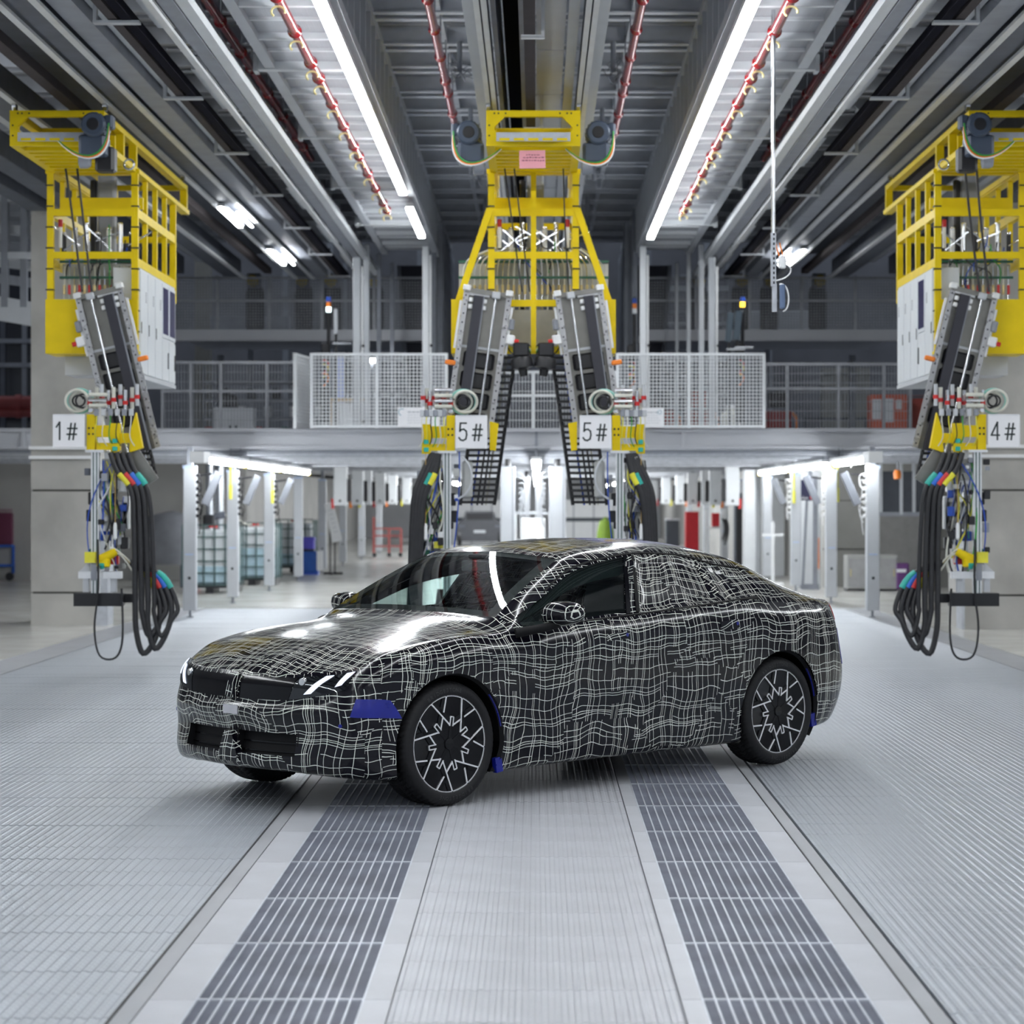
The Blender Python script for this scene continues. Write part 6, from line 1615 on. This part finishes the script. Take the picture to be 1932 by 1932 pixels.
for q, (u, Y, m_, lab) in enumerate(((890, 92, 'w', 'white far partition behind the parked dark car'), (1120, 92, 'w', 'white far partition seen past the unbroken lamp side 5# arm'))):
    p = thing('far_partition', lab, 'partition', (wx(u, Y), Y, 0)); MB().span((-1.6, 0, 0), (1.6, .1, 1.75)).build('sheet', white, p)
    for x in (-.8, 0, .8): MB().span((x - .02, -.02, 0), (x + .02, 0, 1.75)).build('mullion', steel_md, p)
    MB().span((-1.6, -.03, .9), (1.6, -.0, 1.05)).build('dark_band', mat('slate', (.05, .06, .075), .5), p)
yb = thing('lime_sack', 'lime green sack beside the far partition', 'sack', (wx(1142, 60), 60, 0)); MB().lathe([(0, 0), (.2, .0), (.24, .3), (.22, .9), (.15, 1.2), (0, 1.25)], (0, 0, 0), (0, 0, 1), 14).build('bag', mat('lime', (.20, .32, .03), .6), yb, 50); MB().cyl((0, 0, 1.2), (0, 0, 1.3), .05, 8).build('neck', MATS['lime'], yb)

# far bay seen past the column on the trolley side
bt = thing('cage_trolley', 'blue trolley with a maroon mesh cage beside the concrete column', 'trolley', (wx(8, 50), 50, 0))
for x in (-.28, .20): MB().span((x - .03, -.03, .15), (x + .03, .03, .75)).build('leg', mat('trolley_blue', (.015, .09, .42), .5), bt)
for z in (.3, .72): MB().span((-.30, -.3, z), (.22, .3, z + .05)).build('frame_rail', MATS['trolley_blue'], bt)
cg = MB()
for k in range(11): x = -.28 + .05 * k; cg.span((x - .006, -.28, .78), (x + .006, -.27, 1.55))
for k in range(14): z = .8 + .055 * k; cg.span((-.28, -.28, z - .006), (.22, -.27, z + .006))
tag(cg.build('cage_mesh', mat('maroon', (.16, .03, .07), .6), bt), kind='stuff')
MB().span((-.27, -.2, .78), (.20, .25, 1.45)).build('load', mat('maroon_dark', (.12, .035, .07), .7), bt)
for x in (-.26, .18): MB().cyl((x, -.3, .09), (x, -.24, .09), .09, 14).build('castor', black, bt, 40)
for q, (v, u0, u1) in enumerate(((836, 0, 44), (868, -8, 40), (884, 12, 34), (901, 0, 40), (910, -5, 38))):
    y = 52 + 4 * q; lp = thing('bay_lamp', f'{("top", "second", "third", "fourth", "lowest")[q]} glowing tube in the side bay behind the concrete column of the blue trolley', 'lamp', (wx((u0 + u1) / 2, y), y, wz(v, y)), group='side bay tubes')
    w_ = (u1 - u0) * y / F_PX; MB().cyl((-w_ / 2, 0, 0), (w_ / 2, 0, 0), .06, 10).build('tube', lamp_m, lp, 40); MB().span((-w_ / 2, -.03, .06), (w_ / 2, .03, .1)).build('housing', white, lp)
    MB().span((-.02, -.02, .1), (.02, .02, 2.83 - wz(v, y))).build('drop_rod', steel_md, lp)
for q, (v, r_) in enumerate(((760, .14), (778, .10))):
    rp = thing('red_main', f'{("upper", "lower")[q]} dull red horizontal main in the side bay behind the blue trolley column', 'pipe', (-13.5, 46.5, wz(v, 46.5))); MB().cyl((0, 0, 0), (5.0, 0, 0), r_, 14).build('tube', mat('dull_red', (.26, .05, .05), .5), rp, 40)
    for x in (1.4, 3.0): MB().cyl((x, 0, 0), (x + .12, 0, 0), r_ * 1.2, 14).build('coupling', MATS['dull_red'], rp, 40)
    MB().span((2.2, -.03, 0), (2.26, .03, .9)).build('hanger', steel_md, rp)
wn = thing('glazed_wall', 'dark glazed partition above the red mains in the side bay', 'partition', (-10.6, 48, 3.0))
MB().span((-1.6, 0, 0), (1.6, .05, 3.6)).build('glass', mat('night_glass', (.03, .032, .042), .15), wn)
for x in (-1.4, -.95, -.5, -.05, .4, .85): MB().span((x - .05, -.06, 0), (x + .05, 0, 3.6)).build('mullion', steel_dk if int(x * 10) % 2 else steel_md, wn)
for z in (0, 1.5, 2.0): MB().span((-1.6, -.08, z), (1.6, 0, z + .09)).build('transom', steel_md, wn)
pt = thing('side_platform', 'grey stepped platform with slanted beams behind the robot by the blue trolley', 'platform', (-7.9, 34, 0))
for (v, h_) in ((488, .10), (600, .16), (380, .12)): W(MB().span((-10, 34, wz(v, 34)), (-7.05, 34.1, wz(v, 34) + h_)), 'beam', steel_lt, pt)
for u in (44, 8): W(MB().span((wx(u, 34) - .05, 34, wz(600, 34)), (wx(u, 34) + .05, 34.1, 6.6)), 'upright', steel_md, pt)
for k in range(4): W(MB().bar((-10, 34.3 + .3 * k, wz(395 + 28 * k, 34)), (-7.1, 34.3 + .3 * k, wz(440 + 30 * k, 34)), .1, .14), 'stringer', steel_md if k % 2 else steel_lt, pt)
W(MB().span((-10, 34.15, wz(380, 34)), (-7.1, 34.2, wz(240, 34))), 'perforated_sheet', mat('perforated_sheet', (.5, .5, .5)), pt)
W(MB().bar((-10, 34.05, wz(535, 34)), (-7.1, 34.05, wz(600, 34)), .1, .35), 'stringer', steel_lt, pt)

# ---------------------------------------------------------------- equipment on the deck
def signal(u, v_top, Y, cols, lab, lit):
    s = thing('signal_tower', lab, 'light', (wx(u, Y), Y, 2.86)); zt = wz(v_top, Y) - 2.86
    MB().cyl((0, 0, 0), (0, 0, zt - .26), .03, 10).build('pole', black, s, 40); MB().cbox((-.06, .02, zt * .35), (.12, .1, zt * .6), .02).build('control_box', black, s)
    for k, c in enumerate(cols):
        m_ = emit('signal_' + lit[0], lit[1], 6) if c == 'lit' else c
        MB().cyl((0, 0, zt - .08 - .08 * k), (0, 0, zt - .004 - .08 * k), .04, 12).build('lamp_segment', m_, s, 40)
    MB().cyl((0, 0, zt), (0, 0, zt + .02), .03, 10).build('cap', black, s, 40)
    for k in range(5): a = Vector((-.1, -.05, zt * .55 - .07 * k)); MB().tube(bez(a, a + Vector((.12, -.1, .03)), a + Vector((.16, -.1, -.1)), a + Vector((.02, 0, -.2)), 7), .010, 5).build('cable', (black, red_p, yel_w, black, orange_p)[k], s, 40)
    return s
signal(620, 560, 36.6, (blue_p, orange_p, 'lit'), 'signal tower with its white segment lit on the deck', ('white', (.8, 1, 1)))
signal(1401, 560, 36.6, (blue_p, 'lit'), 'signal tower with its amber segment lit behind the tilted monitors', ('amber', (1, .6, .05)))
signal(1197, 563, 37.4, (blue_p, orange_p, white), 'unlit signal tower beside the bright post, unbroken lamp side', ('none', (1, 1, 1)))
for q, (u0, u1, v0, v1, lab) in enumerate(((1370, 1382, 590, 645, 'slim dark monitor farther from the amber signal light'), (1385, 1398, 586, 642, 'slim dark monitor touching the amber signal light'), (630, 637, 583, 630, 'white slim monitor beside the white lit signal light'))):
    Y = 36.4; m_ = thing('monitor', lab, 'monitor', (wx((u0 + u1) / 2, Y), Y, 2.86)); zc_ = wz((v0 + v1) / 2, Y) - 2.86
    MB().cbox((0, 0, zc_), ((u1 - u0) * Y / F_PX, .05, (v1 - v0) * Y / F_PX), .01, Matrix.Rotation(.10 if q < 2 else 0, 3, 'Y')).build('casing', (mat('slate_blue', (.06, .085, .11), .35), MATS['slate_blue'], steel_lt)[q], m_)
    MB().span((-.02, .03, 0), (.02, .06, zc_)).build('stand', black, m_); MB().cbox((.1, 0, zc_ - .35), (.3, .1, .03), .01).build('tray', steel_lt, m_)
# monitor arm, sign plates on the guards
for u, v0, v1, w_, lab, d in ((790, 768, 806, 80, 'white notice plate with a grey logo on the guard beside the broken lamp post', 1), (1229, 769, 806, 46, 'white notice plate with grey lines on the guard beside the unbroken lamp post', 0)):
    Y = 35.84; n_ = thing('notice_plate', lab, 'sign', (wx(u, Y), Y, wz(v1, Y))); W_ = w_ * Y / F_PX; H_ = (v1 - v0) * Y / F_PX
    MB().span((-W_ / 2, 0, 0), (W_ / 2, .01, H_)).build('plate', sign_m, n_)
    if d: MB().tube([(-W_ * .40 + .05 * math.cos(a), -.003, H_ * .75 + .05 * math.sin(a)) for a in np.linspace(.9, 4.6, 12)], .006, 5).build('logo_arc', mat('logo_teal', (.25, .42, .5), .5), n_)
    else: MB().tube([(W_ * .34 + .03 * math.cos(a), -.003, H_ * .76 + .03 * math.sin(a)) for a in np.linspace(0, 2 * PI, 14)], .005, 5).build('logo_ring', MATS['logo_teal'], n_)
    for k in range(5):
        x = -W_ * .26; zz = H_ * (.72 - .13 * k)
        while x < W_ * (.28 if k else .18):
            l_ = random.uniform(.015, .04) * (1.4 if k == 0 else 1); MB().span((x, -.002, zz), (x + l_, 0, zz + (.02 if k == 0 else .008))).build('faint_stroke', mat('faint_grey', (.45, .47, .5) if True else 0, .6), n_); x += l_ + .012
gc = thing('control_cabinet', 'grey two-door cabinet on the deck behind the mesh railing', 'cabinet', (wx(443, 40), 40, 2.86))
MB().cbox((0, 0, .24), (.70, .4, .46), .01).build('body', steel_lt, gc)
for x in (-.17, .17): d_ = MB().span((x - .16, -.215, .03), (x + .16, -.20, .45)).build('door', steel_lt, gc); MB().span((x * .3 - .015, -.222, .08), (x * .3 + .015, -.214, .16)).build('handle', black, d_)
MB().cbox((-.1, 0, .58), (.3, .3, .22), .06).build('black_cover', black, gc)
yc = thing('yellow_case', 'small yellow case on shelves in the dim deck area', 'case', (wx(436, 44), 44, 3.6)); MB().cbox((0, 0, .06), (.16, .2, .12), .02).build('body', yellow, yc); MB().span((-.06, -.02, .11), (.06, .02, .15)).build('handle', black, yc)
sh = thing('storage_rack', 'dim storage rack with mixed boxes behind the grey railing', 'rack', (wx(520, 45), 45, 2.86))
for x in (-1.4, -.5, .5, 1.3): MB().span((x - .03, -.03, 0), (x + .03, .03, 1.5)).build('upright', steel_md, sh)
for z in (.05, .45, .8, 1.15): MB().span((-1.4, -.2, z), (1.3, .3, z + .04)).build('shelf', steel_md, sh)
for k in range(16):
    x = -1.3 + .165 * k; z = (.09, .49, .84)[k % 3]; MB().cbox((x, 0, z + .11), (.13, .3, .2), .01).build('box', (red_p, steel_lt, black, green_p, white, steel_dk)[k % 6], sh)
wc = thing('wooden_crate', 'pale wooden frame crate behind the white mesh guard', 'crate', (wx(657, 37.6), 37.6, 2.86)); wood = mat('pale_wood', (.50, .36, .20), .7, 0, .15, 8, stretch=(1, 1, 8))
for x in (-.3, .3): MB().span((x - .03, -.03, 0), (x + .03, .03, .52)).build('post', wood, wc)
MB().span((-.33, -.03, .47), (.33, .03, .53)).build('beam', wood, wc); MB().span((-.28, .03, .03), (.28, .06, .46)).build('panel', steel_wh, wc)
wk_ = thing('blue_curtain', 'pale blue hanging strip behind the white mesh guard', 'curtain', (wx(643, 39), 39, 2.86)); MB().span((-.06, 0, .3), (.06, .02, 1.3)).build('sheet', mat('pale_blue', (.35, .42, .68), .6), wk_); MB().span((-.1, -.01, 1.3), (.1, .03, 1.34)).span((-.1, -.01, 0), (-.08, .03, 1.3)).build('rod', steel_md, wk_)
dl = thing('deck_lamp', 'small glowing lamp behind the white mesh guard', 'lamp', (wx(702, 40), 40, wz(680, 40))); MB().cbox((0, 0, 0), (.14, .08, .07), .01).build('tube', lamp_m, dl); MB().span((-.02, .0, 2.86 - dl.location.z), (.02, .03, -.02)).build('rod', steel_md, dl)
jug = thing('white_canister', 'white canister behind the guard near the two tilted monitors', 'canister', (wx(1378, 37.2), 37.2, 2.86)); MB().lathe([(0, 0), (.15, 0), (.16, .04), (.16, .25), (.06, .32), (.06, .36), (0, .36)], (0, 0, 0), (0, 0, 1), 16).build('body', cream, jug, 40); MB().cyl((0, 0, .36), (0, 0, .40), .065, 12).build('cap', white, jug, 40)
for q, (u, lab) in enumerate(((1246, 'red cable drum row behind the guard under the unbroken lamp post'), (1318, 'red crate row behind the guard beside the thin posts'), (1466, 'red lifting machine behind the grey railing beside the guard'))):
    r_ = thing('red_equipment', lab, 'machine', (wx(u, 43), 43, 2.86)); MB().cbox((0, 0, .32), (.5, .5, .44), .03).build('body', mat('dim_red', (.32, .03, .03), .5), r_); MB().cbox((0, 0, .75), (.3, .4, .3), .03).build('upper', (black, MATS['dim_red'], black)[q], r_); MB().span((-.25, -.25, 0), (.25, .25, .1)).build('base', black, r_)
    MB().tube(bez((.25, 0, .5), (.4, 0, .5), (.36, 0, .2), (.36, 0, 0), 8), .03, 6).build('bar', orange_p, r_, 40)
oc = thing('orange_container', 'orange container with pinned grey papers on the deck', 'container', (wx(1674, 39.5), 39.5, 2.86)); MB().cbox((0, 0, .34), (.62, .5, .66), .01).build('body', mat('container_orange', (.42, .075, .03), .6), oc)
for x, z, w_, h_ in ((-.22, .42, .16, .34), (.0, .40, .13, .4), (.16, .5, .1, .16)): MB().span((x - w_ / 2, -.256, z - h_ / 2), (x + w_ / 2, -.25, z + h_ / 2)).build('paper', steel_lt, oc)
o2 = thing('orange_container', 'dull red container beside the one with pinned papers', 'container', (wx(1730, 39.8), 39.8, 2.86)); MB().cbox((0, 0, .34), (.38, .5, .66), .01).build('body', mat('container_dull', (.28, .05, .035), .6), o2); MB().span((-.19, -.26, .62), (.19, -.25, .66)).build('rim', steel_dk, o2)
pc = thing('concrete_pier', 'bare concrete pier on the deck behind the grey railing', 'pier', (wx(1598, 50), 50, 2.86)); MB().span((-.5, 0, 0), (.5, .6, 1.75)).build('shaft', conc2, pc); MB().span((-.52, -.02, 1.6), (.52, 0, 1.63)).build('joint', joint, pc)
rf = thing('dark_rail_frame', 'dark tubular frame in front of the bare concrete pier', 'frame', (wx(1575, 46), 46, 2.86))
for x in (-.6, .3, .62): MB().span((x - .02, -.02, 0), (x + .02, .02, .5)).build('upright', steel_dk, rf)
MB().span((-.62, -.02, .48), (.64, .02, .52)).build('top_rail', steel_dk, rf)
for q, (u, Y, w_, z0, z1, m_, lab) in enumerate(((470, 47, 1.6, 4.85, 5.5, steel_md, 'pale grey machine block behind the gallery mesh, trolley side'), (1450, 47, 1.8, 4.85, 5.6, steel_lt, 'pale grey machine block behind the gallery mesh near the navy scanner'), (380, 48, .3, 2.87, 6.8, conc2, 'thin concrete pier behind the railing near the switch cabinet windows'))):
    b_ = thing('machine_block', lab, 'machine', (wx(u, Y), Y, 2.86)); MB().cbox((0, .3, (z0 + z1) / 2 - 2.86), (w_, .5, z1 - z0), .02).build('body', m_, b_); MB().span((-w_ / 2, .02, z0 - 2.86 + .05), (w_ / 2, .05, z0 - 2.86 + .12)).build('plinth', steel_dk, b_)
    if q < 2: MB().span((-.05, .2, 0), (.05, .3, z0 - 2.86)).build('leg', steel_md, b_)
for q in range(9):
    x = (-5.6, -4.6, -3.9, -2.6, -.9, .9, 2.5, 3.8, 5.2)[q]
    p = thing('rear_post', f'dim rear post at the dark back wall, {("first", "second", "third", "fourth", "fifth", "sixth", "seventh", "eighth", "ninth")[q]} from the trolley side', 'post', (x, 51.5, 2.86), group='posts along the dark back wall'); MB().span((-.06, -.06, 0), (.06, .06, 5.1)).build('shaft', steel_md, p); MB().span((-.12, -.1, 0), (.12, .1, .03)).build('foot_plate', steel_md, p)
    MB().span((-.06, -.3, 3.4), (.06, -.06, 3.5)).build('bracket', steel_md, p)

# rod hanging from the roof with a cable box and a blue-grey scanner
sc_ = thing('hanging_scanner', 'slim steel rod with a white cable box and a blue-grey scanner hanging before the gallery', 'scanner', (wx(1459, 20), 20, 0))
zz = lambda v: wz(v, 20)
MB().cyl((0, 0, zz(455)), (0, 0, 6.70), .019, 12).build('rod', chrome, sc_, 40)
rl_ = MB().span((-.022, -.02, zz(540)), (.022, .02, zz(440))).build('slotted_rail', galv, sc_)
for k in range(11): MB().span((-.004, -.023, zz(536) + .042 * k), (.010, -.019, zz(536) + .042 * k + .022)).build('slot', black, rl_)
MB().span((-.01, -.01, zz(588)), (.03, .02, zz(535))).build('bracket', galv, sc_)
MB().cbox((.075, -.02, zz(495)), (.062, .06, .11), .012).build('cable_box', white, sc_)
MB().cbox((.075, -.03, zz(560)), (.045, .06, .21), .012).build('scanner_body', mat('scanner_blue', (.10, .15, .26), .4), sc_)
MB().tube(bez((.11, -.02, zz(500)), (.18, -.02, zz(505)), (.16, -.02, zz(525)), (.02, -.02, zz(530)), 12), .006, 6).build('white_cable', white, sc_, 40)
MB().tube(bez((.05, -.02, zz(537)), (.14, -.03, zz(530)), (.16, -.03, zz(585)), (.08, -.03, zz(588)), 14), .007, 6).build('white_cable', white, sc_, 40)
for dx in (0, .035): MB().tube(bez((.02 + dx, 0, zz(458)), (.03 + dx, 0, zz(470)), (.04 + dx, 0, zz(475)), (.05 + dx, -.01, zz(483)), 8), .006, 6).build('orange_cable', orange_p, sc_, 40)
